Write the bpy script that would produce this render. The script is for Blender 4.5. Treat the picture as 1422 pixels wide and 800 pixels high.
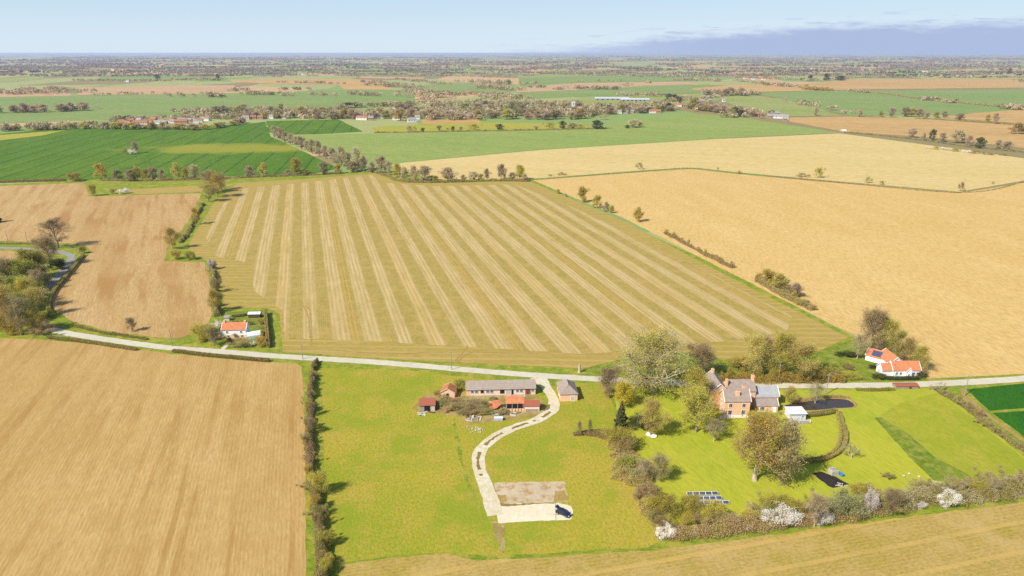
import bpy, math, random
import numpy as np
random.seed(7)
sc = bpy.context.scene
for o in list(bpy.data.objects): bpy.data.objects.remove(o)
R_ = math.radians

# ------------------------------------------------------------------ camera
FPX, CAM_H = 961.0, 120.0                   # focal length in photo pixels, drone height in metres
TH = math.atan((400 - 73.4) / FPX)          # downward pitch
cam_d = bpy.data.cameras.new("camera"); cam = bpy.data.objects.new("camera", cam_d)
sc.collection.objects.link(cam); sc.camera = cam
cam_d.sensor_width = 36.0; cam_d.lens = 36.0 * FPX / 1422.0
cam_d.clip_start = 1.0; cam_d.clip_end = 200000.0
cam.location = (0, 0, CAM_H); cam.rotation_euler = (math.pi / 2 - TH, 0, 0)

# ------------------------------------------------------------------ sky, sun, exposure
SUN_EL = R_(44.0)
SHADOW_AZ = R_(38.0)                        # direction the shadows fall, from +X towards +Y
sx, sy = -math.cos(SHADOW_AZ), -math.sin(SHADOW_AZ)
world = bpy.data.worlds.new("World"); sc.world = world; world.use_nodes = True
def build_world():
    nt = world.node_tree; N = nt.nodes; L = nt.links; N.clear()
    out = N.new("ShaderNodeOutputWorld"); bg = N.new("ShaderNodeBackground")
    sky = N.new("ShaderNodeTexSky"); sky.sky_type = 'NISHITA'; sky.sun_disc = False
    sky.sun_elevation = SUN_EL; sky.sun_rotation = math.atan2(sx, sy)
    sky.altitude = 120; sky.air_density = 1.0; sky.dust_density = 0.6; sky.ozone_density = 1.6
    tc = N.new("ShaderNodeTexCoord"); sp = N.new("ShaderNodeSeparateXYZ"); L.new(tc.outputs["Generated"], sp.inputs[0])
    def M(op, a, b=None, c=None):
        n = N.new("ShaderNodeMath"); n.operation = op
        for i, v in enumerate((a, b, c)):
            if v is None: continue
            if isinstance(v, (int, float)): n.inputs[i].default_value = v
            else: L.new(v, n.inputs[i])
        return n.outputs[0]
    def ramp(v, lo, hi, olo=0.0, ohi=1.0):
        n = N.new("ShaderNodeMapRange"); n.interpolation_type = 'SMOOTHSTEP'
        n.inputs[1].default_value = lo; n.inputs[2].default_value = hi
        n.inputs[3].default_value = olo; n.inputs[4].default_value = ohi
        L.new(v, n.inputs[0]); return n.outputs[0]
    # a distant cloud bank that stands over one side of the horizon; its top follows noise
    mp = N.new("ShaderNodeMapping"); mp.inputs["Scale"].default_value = (1, 1, 5.5); L.new(tc.outputs["Generated"], mp.inputs[0])
    n1 = N.new("ShaderNodeTexNoise"); n1.inputs["Scale"].default_value = 20; n1.inputs["Detail"].default_value = 8; n1.inputs["Roughness"].default_value = .68
    L.new(mp.outputs[0], n1.inputs["Vector"])
    mp2 = N.new("ShaderNodeMapping"); mp2.inputs["Scale"].default_value = (1, 1, 11); L.new(tc.outputs["Generated"], mp2.inputs[0])
    n2 = N.new("ShaderNodeTexNoise"); n2.inputs["Scale"].default_value = 22; n2.inputs["Detail"].default_value = 5
    L.new(mp2.outputs[0], n2.inputs["Vector"])
    top = ramp(sp.outputs[0], -.25, .50, -.006, .037)
    nz = M('MULTIPLY', M('SUBTRACT', n1.outputs[0], .5), .034)
    d = M('SUBTRACT', M('ADD', top, nz), sp.outputs[2])
    edge = ramp(d, -.003, .014)
    side = ramp(sp.outputs[0], -.22, .3)
    bank = M('MULTIPLY', edge, M('MULTIPLY', side, .86))
    d2 = M('SUBTRACT', M('ADD', top, .010), sp.outputs[2])
    wisp = M('MULTIPLY', M('MULTIPLY', ramp(d2, -.004, .006), ramp(n2.outputs[0], .56, .66)), M('MULTIPLY', side, .5))
    cov = M('MAXIMUM', bank, wisp)
    veil = ramp(sp.outputs[2], 0.0, .40, .92, .10)           # thin high white veil, denser low down
    mv = N.new("ShaderNodeMix"); mv.data_type = 'RGBA'; L.new(veil, mv.inputs["Factor"])
    L.new(sky.outputs[0], mv.inputs[6])
    vc = N.new("ShaderNodeMix"); vc.data_type = 'RGBA'; L.new(ramp(sp.outputs[2], 0.0, .085), vc.inputs["Factor"])
    vc.inputs[6].default_value = (4.1, 4.9, 5.7, 1); vc.inputs[7].default_value = (3.1, 4.2, 5.25, 1)
    L.new(vc.outputs[2], mv.inputs[7])
    mx = N.new("ShaderNodeMix"); mx.data_type = 'RGBA'; L.new(cov, mx.inputs["Factor"])
    L.new(mv.outputs[2], mx.inputs[6]); mx.inputs[7].default_value = (2.3, 2.85, 4.4, 1)
    L.new(mx.outputs[2], bg.inputs[0]); bg.inputs[1].default_value = 0.1
    L.new(bg.outputs[0], out.inputs[0])
build_world()
sun_d = bpy.data.lights.new("sun", 'SUN'); sun = bpy.data.objects.new("sun", sun_d); sc.collection.objects.link(sun)
sun_d.energy = 4.0; sun_d.angle = R_(0.53); sun_d.color = (1.0, .955, .88)
from mathutils import Vector
sun.rotation_euler = Vector((-sx * math.cos(SUN_EL), -sy * math.cos(SUN_EL), -math.sin(SUN_EL))).to_track_quat('-Z', 'Y').to_euler()
sun.location = (-300, -200, 600)
sc.view_settings.view_transform = 'Standard'; sc.view_settings.look = 'None'
sc.view_settings.exposure = 0.72; sc.view_settings.gamma = 1.0; sc.view_settings.use_curve_mapping = False
sc.cycles.max_bounces = 5; sc.cycles.diffuse_bounces = 3; sc.cycles.volume_bounces = 0; sc.cycles.transparent_max_bounces = 8
sc.cycles.use_denoising = False

# ------------------------------------------------------------------ photo pixel -> ground point
def G(px, py):
    u = (px - 711) / FPX; v = (400 - py) / FPX
    dy = math.cos(TH) + v * math.sin(TH); dz = -math.sin(TH) + v * math.cos(TH)
    t = -CAM_H / dz
    return u * t, dy * t
def mpp(py):                                # metres per photo pixel for ground seen at that row
    v = (400 - py) / FPX
    return CAM_H / (math.sin(TH) - v * math.cos(TH)) / FPX
def dep(py): return TH + math.atan((py - 400) / FPX)

# ------------------------------------------------------------------ colour and materials
def lin(c): return tuple(((x / 255) / 12.92 if x / 255 <= .04045 else ((x / 255 + .055) / 1.055) ** 2.4) for x in c)
KEXP = 1.62
def alb(r, g, b, k=KEXP): return tuple(min(.85, x * w / k) for x, w in zip(lin((r, g, b)), (1.0, .96, .80))) + (1,)   # the blue sky adds its own blue
MATS = {}
class NT:
    def __init__(s, name):
        s.m = bpy.data.materials.new(name); s.m.use_nodes = True; s.t = s.m.node_tree; s.N = s.t.nodes; s.L = s.t.links
        s.b = s.N["Principled BSDF"]; s.b.inputs["Roughness"].default_value = .95; s.b.inputs["Specular IOR Level"].default_value = .15
        MATS[name] = s.m
    def n(s, t): return s.N.new(t)
    def put(s, v, sock):
        if isinstance(v, (int, float)): sock.default_value = v
        elif isinstance(v, tuple): sock.default_value = v
        else: s.L.new(v, sock)
    def M(s, op, a, b=None, c=None):
        n = s.n("ShaderNodeMath"); n.operation = op
        for i, v in enumerate((a, b, c)):
            if v is not None: s.put(v, n.inputs[i])
        return n.outputs[0]
    def pos(s):
        return s.n("ShaderNodeNewGeometry").outputs["Position"]
    def obj(s): return s.n("ShaderNodeTexCoord").outputs["Object"]
    def rot(s, v, ang, scale=(1, 1, 1)):
        m = s.n("ShaderNodeMapping"); m.vector_type = 'POINT'; s.L.new(v, m.inputs[0])
        m.inputs["Rotation"].default_value = (0, 0, -ang); m.inputs["Scale"].default_value = scale
        return m.outputs[0]
    def noise(s, v, size, detail=3, rough=.55, dist=0):
        n = s.n("ShaderNodeTexNoise"); s.L.new(v, n.inputs["Vector"]); n.inputs["Scale"].default_value = 1 / size
        n.inputs["Detail"].default_value = detail; n.inputs["Roughness"].default_value = rough; n.inputs["Distortion"].default_value = dist
        return n.outputs[0]
    def rng(s, v, lo, hi, a=0., b=1., smooth=True):
        n = s.n("ShaderNodeMapRange"); n.interpolation_type = 'SMOOTHSTEP' if smooth else 'LINEAR'
        s.put(v, n.inputs[0])
        for i, x in enumerate((lo, hi, a, b)): n.inputs[i + 1].default_value = x
        return n.outputs[0]
    def mix(s, f, a, b, mode='MIX'):
        n = s.n("ShaderNodeMix"); n.data_type = 'RGBA'; n.blend_type = mode
        s.put(f, n.inputs["Factor"]); s.put(a, n.inputs[6]); s.put(b, n.inputs[7]); return n.outputs[2]
    def sep(s, v):
        n = s.n("ShaderNodeSeparateXYZ"); s.L.new(v, n.inputs[0]); return n.outputs
    def col(s, c): s.put(c, s.b.inputs["Base Color"]); return s
    def bump(s, h, dist, strength=.6):
        b = s.n("ShaderNodeBump"); b.inputs["Strength"].default_value = strength; b.inputs["Distance"].default_value = dist
        s.L.new(h, b.inputs["Height"]); s.L.new(b.outputs[0], s.b.inputs["Normal"]); return s

def ground_mat(name, c1, c2, c3, ang=0., big=60., mid=9., fine=.7, lines=None, line_col=None, line_amt=.5, warp=1.5,
               extra=None, bump=.12, stretch=3.0, c4=None, bsize=.45, grain=.55, c4amt=.8):
    """soil / crop / grass: three tones over noise at three sizes; optional drill or tractor lines along ang"""
    s = NT(name); P = s.pos()
    Rr = s.rot(P, ang - math.pi / 2)                     # y' now runs along the rows
    st = s.n("ShaderNodeMapping"); s.L.new(Rr, st.inputs[0]); st.inputs["Scale"].default_value = (1, 1 / stretch, 1)
    S = st.outputs[0]
    c = s.mix(s.rng(s.noise(S, big, 9, .62), .36, .64), c1, c2)
    c = s.mix(s.rng(s.noise(S, mid, 7, .72), .42, .70), c, c3)
    f = s.noise(S, fine, 3, .75)
    c = s.mix(s.rng(f, .35, .72, 0, grain), c, s.mix(1.0, c, (.42, .42, .34, 1), 'MULTIPLY'))
    if c4: c = s.mix(s.rng(s.noise(P, mid * 1.7, 8, .74), .46, .62, 0, c4amt), c, c4)
    if lines:
        wob = s.M('MULTIPLY', s.M('SUBTRACT', s.noise(Rr, 40, 2), .5), warp)
        x = s.M('ADD', s.sep(Rr)[0], wob)
        for (per, frac, amt, off) in lines:
            w = s.M('FRACT', s.M('DIVIDE', s.M('ADD', x, off), per))
            tri = s.M('ABSOLUTE', s.M('SUBTRACT', w, .5))         # 0 in the middle of a line
            k = s.rng(tri, frac * .5 - .06 if frac > .2 else frac * .3, frac * .5 + .06 if frac > .2 else frac * .6, 1, 0)
            brk = s.rng(s.noise(S, 5, 4, .7), .3, .6, .35, 1)
            c = s.mix(s.M('MULTIPLY', s.M('MULTIPLY', k, brk), amt), c, line_col)
    if extra: c = extra(s, P, Rr, c)
    s.col(c)
    h = s.noise(S, bsize, 4, .7); s.bump(h, bump, .7)
    return s.m

def simple(name, c, rough=.85, var=.25, size=1.2, spec=.2, metal=0., bump=0., c2=None):
    s = NT(name); o = s.obj(); n = s.noise(o, size, 5, .65)
    cc = tuple(x * (1 - var) for x in c[:3]) + (1,) if c2 is None else c2
    s.col(s.mix(s.rng(n, .3, .7), c, cc)); s.b.inputs["Roughness"].default_value = rough
    s.b.inputs["Specular IOR Level"].default_value = spec; s.b.inputs["Metallic"].default_value = metal
    if bump: s.bump(s.noise(o, size * .3, 4), bump)
    return s.m

def foliage(name, c1, c2, trans=.38, size=1.6, hue=.06, c3=None):
    """clumpy two-tone leaf and twig colour, each copy a little different"""
    s = NT(name); o = s.obj()
    n = s.noise(o, size, 3, .6); f = s.noise(o, .35, 2, .6)
    c = s.mix(s.rng(n, .36, .64), c1, c2)
    if c3: c = s.mix(s.rng(s.noise(s.pos(), 5.0, 4, .65), .46, .60), c, c3)      # other plants grown through
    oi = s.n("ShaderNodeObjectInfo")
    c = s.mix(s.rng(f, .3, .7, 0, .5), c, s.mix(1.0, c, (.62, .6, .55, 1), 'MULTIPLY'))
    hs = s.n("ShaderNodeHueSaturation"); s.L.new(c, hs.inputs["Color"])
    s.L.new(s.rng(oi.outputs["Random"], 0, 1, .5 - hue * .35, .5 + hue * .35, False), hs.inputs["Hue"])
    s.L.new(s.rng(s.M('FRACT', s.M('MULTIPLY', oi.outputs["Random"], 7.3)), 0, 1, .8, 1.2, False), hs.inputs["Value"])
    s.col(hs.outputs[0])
    if trans:
        tr = s.n("ShaderNodeBsdfTranslucent"); s.L.new(hs.outputs[0], tr.inputs[0])
        mx = s.n("ShaderNodeMixShader"); mx.inputs[0].default_value = trans
        s.L.new(s.b.outputs[0], mx.inputs[1]); s.L.new(tr.outputs[0], mx.inputs[2])
        s.L.new(mx.outputs[0], s.N["Material Output"].inputs["Surface"])
    return s.m

ROW = R_(106.2)                             # the rows and hedges of the farm run this way
def stripes(s, P, Rr, c):
    """the big stubble field: bands of pale chopped straw between bands of regrowth"""
    S2 = s.rot(Rr, 0, (1, .06, 1))
    wob = s.M('MULTIPLY', s.M('SUBTRACT', s.noise(Rr, 130, 2), .5), 1.6)
    x = s.M('ADD', s.sep(Rr)[0], wob)
    w = s.M('FRACT', s.M('DIVIDE', x, 13.2))
    cell = s.M('FLOOR', s.M('DIVIDE', x, 13.2))
    cmb = s.n("ShaderNodeCombineXYZ"); s.L.new(cell, cmb.inputs[0])
    wn = s.n("ShaderNodeTexWhiteNoise"); wn.noise_dimensions = '3D'; s.L.new(cmb.outputs[0], wn.inputs["Vector"])
    tri = s.M('ABSOLUTE', s.M('SUBTRACT', w, .5))
    width = s.rng(wn.outputs["Value"], 0, 1, .20, .33, False)
    band = s.rng(s.M('SUBTRACT', tri, width), -.07, .07, 1, 0)
    fw = s.M('FRACT', s.M('DIVIDE', x, 2.15)); fl = s.rng(s.M('ABSOLUTE', s.M('SUBTRACT', fw, .5)), .14, .38, 1, .5)
    brk = s.rng(s.noise(S2, 2.2, 4, .7), .32, .62, .35, 1)
    big = s.rng(s.noise(P, 70, 2), .3, .7, .75, 1)
    k = s.M('MULTIPLY', s.M('MULTIPLY', band, fl), s.M('MULTIPLY', brk, big))
    c = s.mix(s.M('MULTIPLY', k, .82), c, alb(236, 208, 166))
    tr = s.M('FRACT', s.M('DIVIDE', s.M('ADD', x, 4), 33.0)); ta = s.M('ABSOLUTE', s.M('SUBTRACT', tr, .5))
    tl = s.rng(s.M('ABSOLUTE', s.M('SUBTRACT', ta, .03)), .006, .014, .75, 0)
    return s.mix(s.M('MULTIPLY', tl, brk), c, alb(219, 178, 92))

def long_streaks(col, size, stretch, amt, lo=.5, hi=.66):
    """long darker streaks left along the rows by the drill and the plough"""
    def f(s, P, Rr, c):
        S3 = s.rot(Rr, 0, (1, 1 / stretch, 1)); k = s.rng(s.noise(S3, size, 5, .6), lo, hi)
        m = s.rng(s.noise(P, 55, 3), .38, .62, .25, 1)
        return s.mix(s.M('MULTIPLY', s.M('MULTIPLY', k, m), amt), c, col)
    return f
ground_mat("soil_gold_near", alb(217, 181, 122), alb(226, 191, 134), alb(206, 168, 108), ROW, 45, 6, .6,
           lines=[(1.1, .5, .3, 0)], line_col=alb(186, 146, 86), stretch=6, c4=alb(202, 163, 102), c4amt=.4, grain=.4, warp=.8, extra=long_streaks(alb(180, 138, 76), 3.2, 22, .7))
ground_mat("stubble_striped", alb(196, 174, 100), alb(204, 176, 110), alb(184, 168, 86), ROW, 40, 4, .6,
           lines=[(.95, .5, .35, 0)], line_col=alb(170, 146, 66), extra=stripes, stretch=5, c4=alb(206, 176, 110))
ground_mat("stubble_headland", alb(196, 170, 92), alb(186, 166, 80), alb(206, 178, 112), R_(178), 40, 4, .6,
           lines=[(5.5, .3, .5, 0), (1.0, .5, .3, 0)], line_col=alb(216, 186, 122), stretch=6, c4=alb(172, 158, 66))
ground_mat("soil_brown", alb(220, 184, 130), alb(230, 196, 146), alb(210, 172, 116), R_(115), 55, 8, .7,
           lines=[(5.2, .4, .16, 0), (1.5, .5, .2, 0)], line_col=alb(192, 150, 94), stretch=8, warp=5, c4=alb(204, 164, 112), c4amt=.3, extra=long_streaks(alb(188, 144, 90), 11, 12, .95, .47, .58))
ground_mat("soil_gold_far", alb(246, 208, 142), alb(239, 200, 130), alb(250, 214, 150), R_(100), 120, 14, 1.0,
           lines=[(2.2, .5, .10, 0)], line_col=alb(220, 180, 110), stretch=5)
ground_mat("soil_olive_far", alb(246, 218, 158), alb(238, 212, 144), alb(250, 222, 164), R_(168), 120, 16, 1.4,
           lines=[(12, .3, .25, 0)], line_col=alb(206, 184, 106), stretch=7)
def k_patch(s, P, Rr, c):
    m = s.n("ShaderNodeMapping"); s.L.new(P, m.inputs[0]); cx, cy = G(325, 206); ww, hh = 150, 60
    m.inputs["Location"].default_value = (-cx / ww, -cy / hh, 0); m.inputs["Scale"].default_value = (1 / ww, 1 / hh, 0)
    ln = s.n("ShaderNodeVectorMath"); ln.operation = 'LENGTH'; s.L.new(m.outputs[0], ln.inputs[0])
    d = s.M('ADD', ln.outputs["Value"], s.M('MULTIPLY', s.M('SUBTRACT', s.noise(P, 45, 4, .6), .5), 1.3))
    return s.mix(s.rng(d, .45, 1.05, .85, 0), c, alb(168, 166, 58))   # thin yellow crop on poor ground
ground_mat("crop_green", alb(98, 140, 22), alb(114, 148, 30), alb(88, 130, 14), R_(99.3), 130, 20, 2.0,
           lines=[(27, .10, .95, 6)], line_col=alb(58, 98, 26), stretch=4, extra=k_patch, warp=0)
ground_mat("crop_green_pale", alb(164, 184, 98), alb(174, 188, 106), alb(154, 178, 90), R_(160), 150, 25, 2.5,
           lines=[(24, .06, .2, 0)], line_col=alb(178, 186, 118), stretch=5, warp=0)
ground_mat("crop_dark", alb(58, 122, 22), alb(70, 132, 28), alb(50, 112, 18), R_(60), 20, 3, .5,
           lines=[(.6, .5, .3, 0)], line_col=alb(40, 96, 14), stretch=6)
ground_mat("meadow_grass", alb(198, 184, 68), alb(166, 177, 48), alb(206, 182, 84), ROW, 60, 14, .7, stretch=1.6, bump=.3, bsize=.8, grain=.55,
           c4=alb(146, 166, 40), c4amt=.7)
ground_mat("lawn_grass", alb(198, 200, 62), alb(174, 190, 50), alb(208, 204, 76), R_(112), 24, 6, 1.0,
           lines=[(2.6, .5, .16, 0)], line_col=alb(178, 186, 54), stretch=4, bump=.15, bsize=1.0, grain=.35, c4=alb(196, 190, 70), c4amt=.5)
ground_mat("long_grass", alb(132, 158, 46), alb(150, 164, 54), alb(118, 146, 40), R_(140), 12, 2.5, 1.0, stretch=1.5, bump=.4, bsize=1.0, grain=.7,
           c4=alb(172, 172, 80))
ground_mat("verge_grass", alb(146, 168, 48), alb(166, 176, 58), alb(130, 158, 40), R_(178), 20, 4, 1.1, stretch=2, bump=.4, bsize=1.1, grain=.65,
           c4=alb(192, 178, 86))
ground_mat("stubble_near", alb(198, 174, 92), alb(210, 180, 114), alb(188, 168, 78), R_(14), 26, 8, .6,
           lines=[(9.5, .14, .7, 0), (1.2, .5, .25, 0)], line_col=alb(222, 186, 112), stretch=2.0, c4=alb(216, 188, 132), c4amt=.5, bump=.3, bsize=.7, grain=.6)
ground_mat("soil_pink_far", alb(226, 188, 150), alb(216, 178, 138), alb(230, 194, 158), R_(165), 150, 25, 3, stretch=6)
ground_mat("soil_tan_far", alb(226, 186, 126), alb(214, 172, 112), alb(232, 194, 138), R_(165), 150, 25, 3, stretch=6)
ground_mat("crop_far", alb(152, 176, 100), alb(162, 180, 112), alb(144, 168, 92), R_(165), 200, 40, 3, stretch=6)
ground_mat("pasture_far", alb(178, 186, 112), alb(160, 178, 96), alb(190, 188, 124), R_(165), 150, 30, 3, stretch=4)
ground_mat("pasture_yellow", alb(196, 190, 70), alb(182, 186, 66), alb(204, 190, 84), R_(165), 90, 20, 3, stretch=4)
ground_mat("bare_earth", alb(206, 176, 118), alb(190, 160, 96), alb(178, 158, 84), ROW, 8, 1.6, .35, stretch=1.5, bump=.1)
ground_mat("tilled_black", alb(66, 58, 62), alb(52, 46, 54), alb(84, 70, 68), R_(130), 3, .8, .25, stretch=3, bump=.15)
ground_mat("rubble_ground", alb(214, 190, 140), alb(176, 150, 92), alb(164, 160, 70), ROW, 5, 1.2, .3, stretch=1, bump=.2)
ground_mat("road_pale", alb(238, 232, 222), alb(230, 222, 210), alb(220, 210, 194), 0, 20, 3, .4, stretch=1, bump=.02, grain=.18)
ground_mat("lane_grey", alb(176, 172, 176), alb(160, 156, 162), alb(190, 184, 180), 0, 14, 2, .4, stretch=1, bump=.02, grain=.18)
ground_mat("track_pale", alb(250, 244, 232), alb(242, 232, 214), alb(226, 210, 180), 0, 9, 1.4, .35, stretch=1, bump=.03, c4=alb(226, 208, 176), grain=.18)
ground_mat("track_crown", alb(172, 140, 92), alb(150, 128, 70), alb(160, 146, 70), 0, 4, 1, .3, stretch=1, bump=.08)
ground_mat("slab_grey", alb(230, 212, 194), alb(216, 198, 180), alb(220, 196, 162), 0, 7, 1.6, .3, stretch=1, bump=.03, c4=alb(184, 148, 84), grain=.18)
ground_mat("slab_pale", alb(255, 248, 232), alb(252, 240, 218), alb(244, 228, 204), 0, 8, 1.5, .3, stretch=1, bump=.02, grain=.18)
def far_patch():
    s = NT("far_country"); P = s.pos()
    S = s.rot(P, R_(12), (1, .55, 1))
    v = s.n("ShaderNodeTexVoronoi"); s.L.new(S, v.inputs["Vector"]); v.inputs["Scale"].default_value = 1 / 330.
    x = s.sep(v.outputs["Color"])
    c = s.mix(s.rng(x[0], .42, .44), alb(150, 176, 104), alb(180, 186, 124))
    c = s.mix(s.rng(x[1], .66, .68), c, alb(222, 184, 142))
    c = s.mix(s.rng(x[2], .78, .80), c, alb(160, 146, 104))
    c = s.mix(s.rng(s.noise(P, 60, 4, .6), .4, .7, 0, .3), c, alb(168, 156, 104))
    s.col(c)
far_patch()

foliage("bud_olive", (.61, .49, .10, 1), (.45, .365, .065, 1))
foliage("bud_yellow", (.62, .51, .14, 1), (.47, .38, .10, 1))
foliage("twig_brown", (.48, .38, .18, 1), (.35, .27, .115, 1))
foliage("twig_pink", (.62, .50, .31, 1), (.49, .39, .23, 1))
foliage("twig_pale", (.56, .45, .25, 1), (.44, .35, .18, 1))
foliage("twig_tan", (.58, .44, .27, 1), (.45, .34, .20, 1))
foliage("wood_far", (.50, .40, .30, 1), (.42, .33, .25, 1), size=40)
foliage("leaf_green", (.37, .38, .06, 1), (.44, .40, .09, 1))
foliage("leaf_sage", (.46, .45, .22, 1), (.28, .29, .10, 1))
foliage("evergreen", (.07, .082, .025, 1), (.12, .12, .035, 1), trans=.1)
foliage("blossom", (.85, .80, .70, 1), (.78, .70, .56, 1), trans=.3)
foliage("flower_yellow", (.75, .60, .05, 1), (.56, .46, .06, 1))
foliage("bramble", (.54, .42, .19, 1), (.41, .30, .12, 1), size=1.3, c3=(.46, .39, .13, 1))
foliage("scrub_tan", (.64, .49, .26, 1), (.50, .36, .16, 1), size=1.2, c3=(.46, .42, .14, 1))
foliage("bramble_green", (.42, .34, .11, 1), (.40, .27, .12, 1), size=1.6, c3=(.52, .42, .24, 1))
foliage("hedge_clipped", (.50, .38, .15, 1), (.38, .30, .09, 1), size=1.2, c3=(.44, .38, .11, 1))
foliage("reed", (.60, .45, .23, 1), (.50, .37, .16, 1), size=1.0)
simple("bark", (.34, .26, .17, 1), .95, .4, .6)
simple("bark_pale", (.50, .41, .27, 1), .95, .35, .6)
simple("brick_red", alb(224, 174, 148, 1.02), .9, .22, .9, c2=alb(236, 192, 168, 1.02))
simple("brick_pink", alb(246, 222, 214, 1.08), .9, .2, .8, c2=alb(236, 202, 190, 1.1))
simple("render_white", (.80, .78, .73, 1), .8, .08, 1.5)
simple("paint_white", (.80, .79, .76, 1), .6, .05, 1)
simple("paint_pale", (.62, .64, .66, 1), .6, .1, 1)
simple("glass_dark", (.03, .035, .045, 1), .12, .2, 1, spec=.5)
simple("painted_inside_shade", (.02, .017, .015, 1), .95, .2, 1)  # near-black colour standing in for the shade inside open sheds and doorways
simple("timber_grey", (.36, .31, .25, 1), .9, .35, .5)
simple("timber_pale", (.60, .52, .40, 1), .9, .3, .5)
simple("timber_dark", (.10, .07, .05, 1), .9, .3, .5)
simple("door_red", (.32, .07, .045, 1), .7, .25, .5)
simple("rust_red", (.30, .085, .045, 1), .8, .45, 1.2, c2=(.38, .16, .09, 1))
simple("concrete", (.50, .46, .39, 1), .9, .25, .8)
simple("stone_white", (.74, .71, .64, 1), .9, .12, .5)
simple("car_paint", (.012, .018, .045, 1), .22, .1, 1, spec=.6)
simple("rubber", (.02, .02, .02, 1), .85, .1, 1)
simple("chrome", (.6, .6, .6, 1), .25, .1, 1, metal=.9)
simple("lamp_glass", (.7, .68, .66, 1), .2, .05, 1)
simple("lamp_red", (.4, .02, .02, 1), .3, .05, 1)
simple("tarp_blue", (.02, .16, .42, 1), .5, .25, .5)
simple("polytunnel", (.66, .70, .72, 1), .4, .1, 1)
simple("sheet_metal", (.46, .48, .50, 1), .45, .15, 1)
simple("house_far_white", (.64, .61, .56, 1), .8, .1, 2)
simple("house_far_red", (.42, .25, .16, 1), .85, .25, 2)
simple("roof_far_red", (.36, .16, .09, 1), .85, .3, 2)
simple("roof_far_grey", (.30, .28, .27, 1), .85, .25, 2)
def roof_mat(name, c1, c2, row=.33, moss=None):
    s = NT(name); o = s.obj(); z = s.sep(o)
    n = s.noise(o, 1.1, 5, .7); c = s.mix(s.rng(n, .3, .7), c1, c2)
    w = s.M('FRACT', s.M('DIVIDE', z[2], row)); c = s.mix(s.rng(w, .0, .25, .45, 0), c, s.mix(1., c, (.55, .5, .5, 1), 'MULTIPLY'))
    if moss: c = s.mix(s.rng(s.noise(o, .8, 4, .7), .58, .7, 0, .7), c, moss)
    s.col(c); s.bump(s.noise(o, .2, 3), .04)
roof_mat("roof_slate", (.25, .195, .16, 1), (.33, .262, .21, 1))
roof_mat("roof_slate_pale", (.36, .36, .34, 1), (.28, .28, .28, 1))
roof_mat("roof_corrugated", (.27, .215, .17, 1), (.34, .275, .22, 1), .5, (.30, .22, .14, 1))
roof_mat("roof_pantile", (.52, .20, .09, 1), (.42, .15, .07, 1), .3, (.52, .32, .18, 1))
roof_mat("roof_pantile_old", (.46, .17, .07, 1), (.33, .12, .055, 1), .3, (.20, .15, .07, 1))
def corr(name, c1, c2, per=.3):
    s = NT(name); o = s.obj(); c = s.mix(s.rng(s.noise(o, .9, 5, .7), .3, .7), c1, c2)
    w = s.M('SINE', s.M('MULTIPLY', s.sep(o)[0], 2 * math.pi / per)); s.col(c); s.bump(w, .03, .8)
corr("rust_sheet", (.34, .09, .05, 1), (.27, .10, .06, 1))
def solar():
    s = NT("solar_cells"); o = s.obj(); z = s.sep(o)
    a = s.M('FRACT', s.M('DIVIDE', z[0], .16)); b = s.M('FRACT', s.M('DIVIDE', z[1], .16))
    g = s.M('MAXIMUM', s.rng(a, .0, .06, 1, 0), s.rng(b, .0, .06, 1, 0))
    s.col(s.mix(s.M('MULTIPLY', g, .35), (.055, .06, .10, 1), (.3, .32, .36, 1))); s.b.inputs["Roughness"].default_value = .18; s.b.inputs["Specular IOR Level"].default_value = .5
solar()
def water():
    s = NT("pond_water"); s.col((.045, .030, .018, 1)); s.b.inputs["Roughness"].default_value = .06; s.b.inputs["Specular IOR Level"].default_value = .5
    s.bump(s.noise(s.pos(), .8, 3), .01, .3)
water()

# ------------------------------------------------------------------ object helpers
COL = sc.collection
def props(o, label=None, cat=None, group=None, kind=None):
    for k, v in (("label", label), ("category", cat), ("group", group), ("kind", kind)):
        if v: o[k] = v
    return o
def link(name, data, parent=None, loc=(0, 0, 0), rz=0.):
    o = bpy.data.objects.new(name, data); COL.objects.link(o); o.parent = parent; o.location = loc; o.rotation_euler = (0, 0, rz)
    return o
def thing(name, label, cat, loc=(0, 0, 0), rz=0., group=None):
    if len(loc) == 2: loc = (loc[0], loc[1], 0)
    return props(link(name, None, None, loc, rz), label, cat, group)
def np_mesh(name, V, Fq, mat, smooth=False):
    """V (n,3); Fq (m,k) equal-size faces"""
    me = bpy.data.meshes.new(name); V = np.asarray(V, np.float32); Fq = np.asarray(Fq, np.int32)
    m, k = Fq.shape
    me.vertices.add(len(V)); me.vertices.foreach_set("co", V.ravel())
    me.loops.add(m * k); me.loops.foreach_set("vertex_index", Fq.ravel())
    me.polygons.add(m); me.polygons.foreach_set("loop_start", np.arange(0, m * k, k, dtype=np.int32))
    if smooth: me.polygons.foreach_set("use_smooth", np.ones(m, dtype=bool))
    me.update(calc_edges=True); me.materials.append(MATS[mat]); return me
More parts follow.
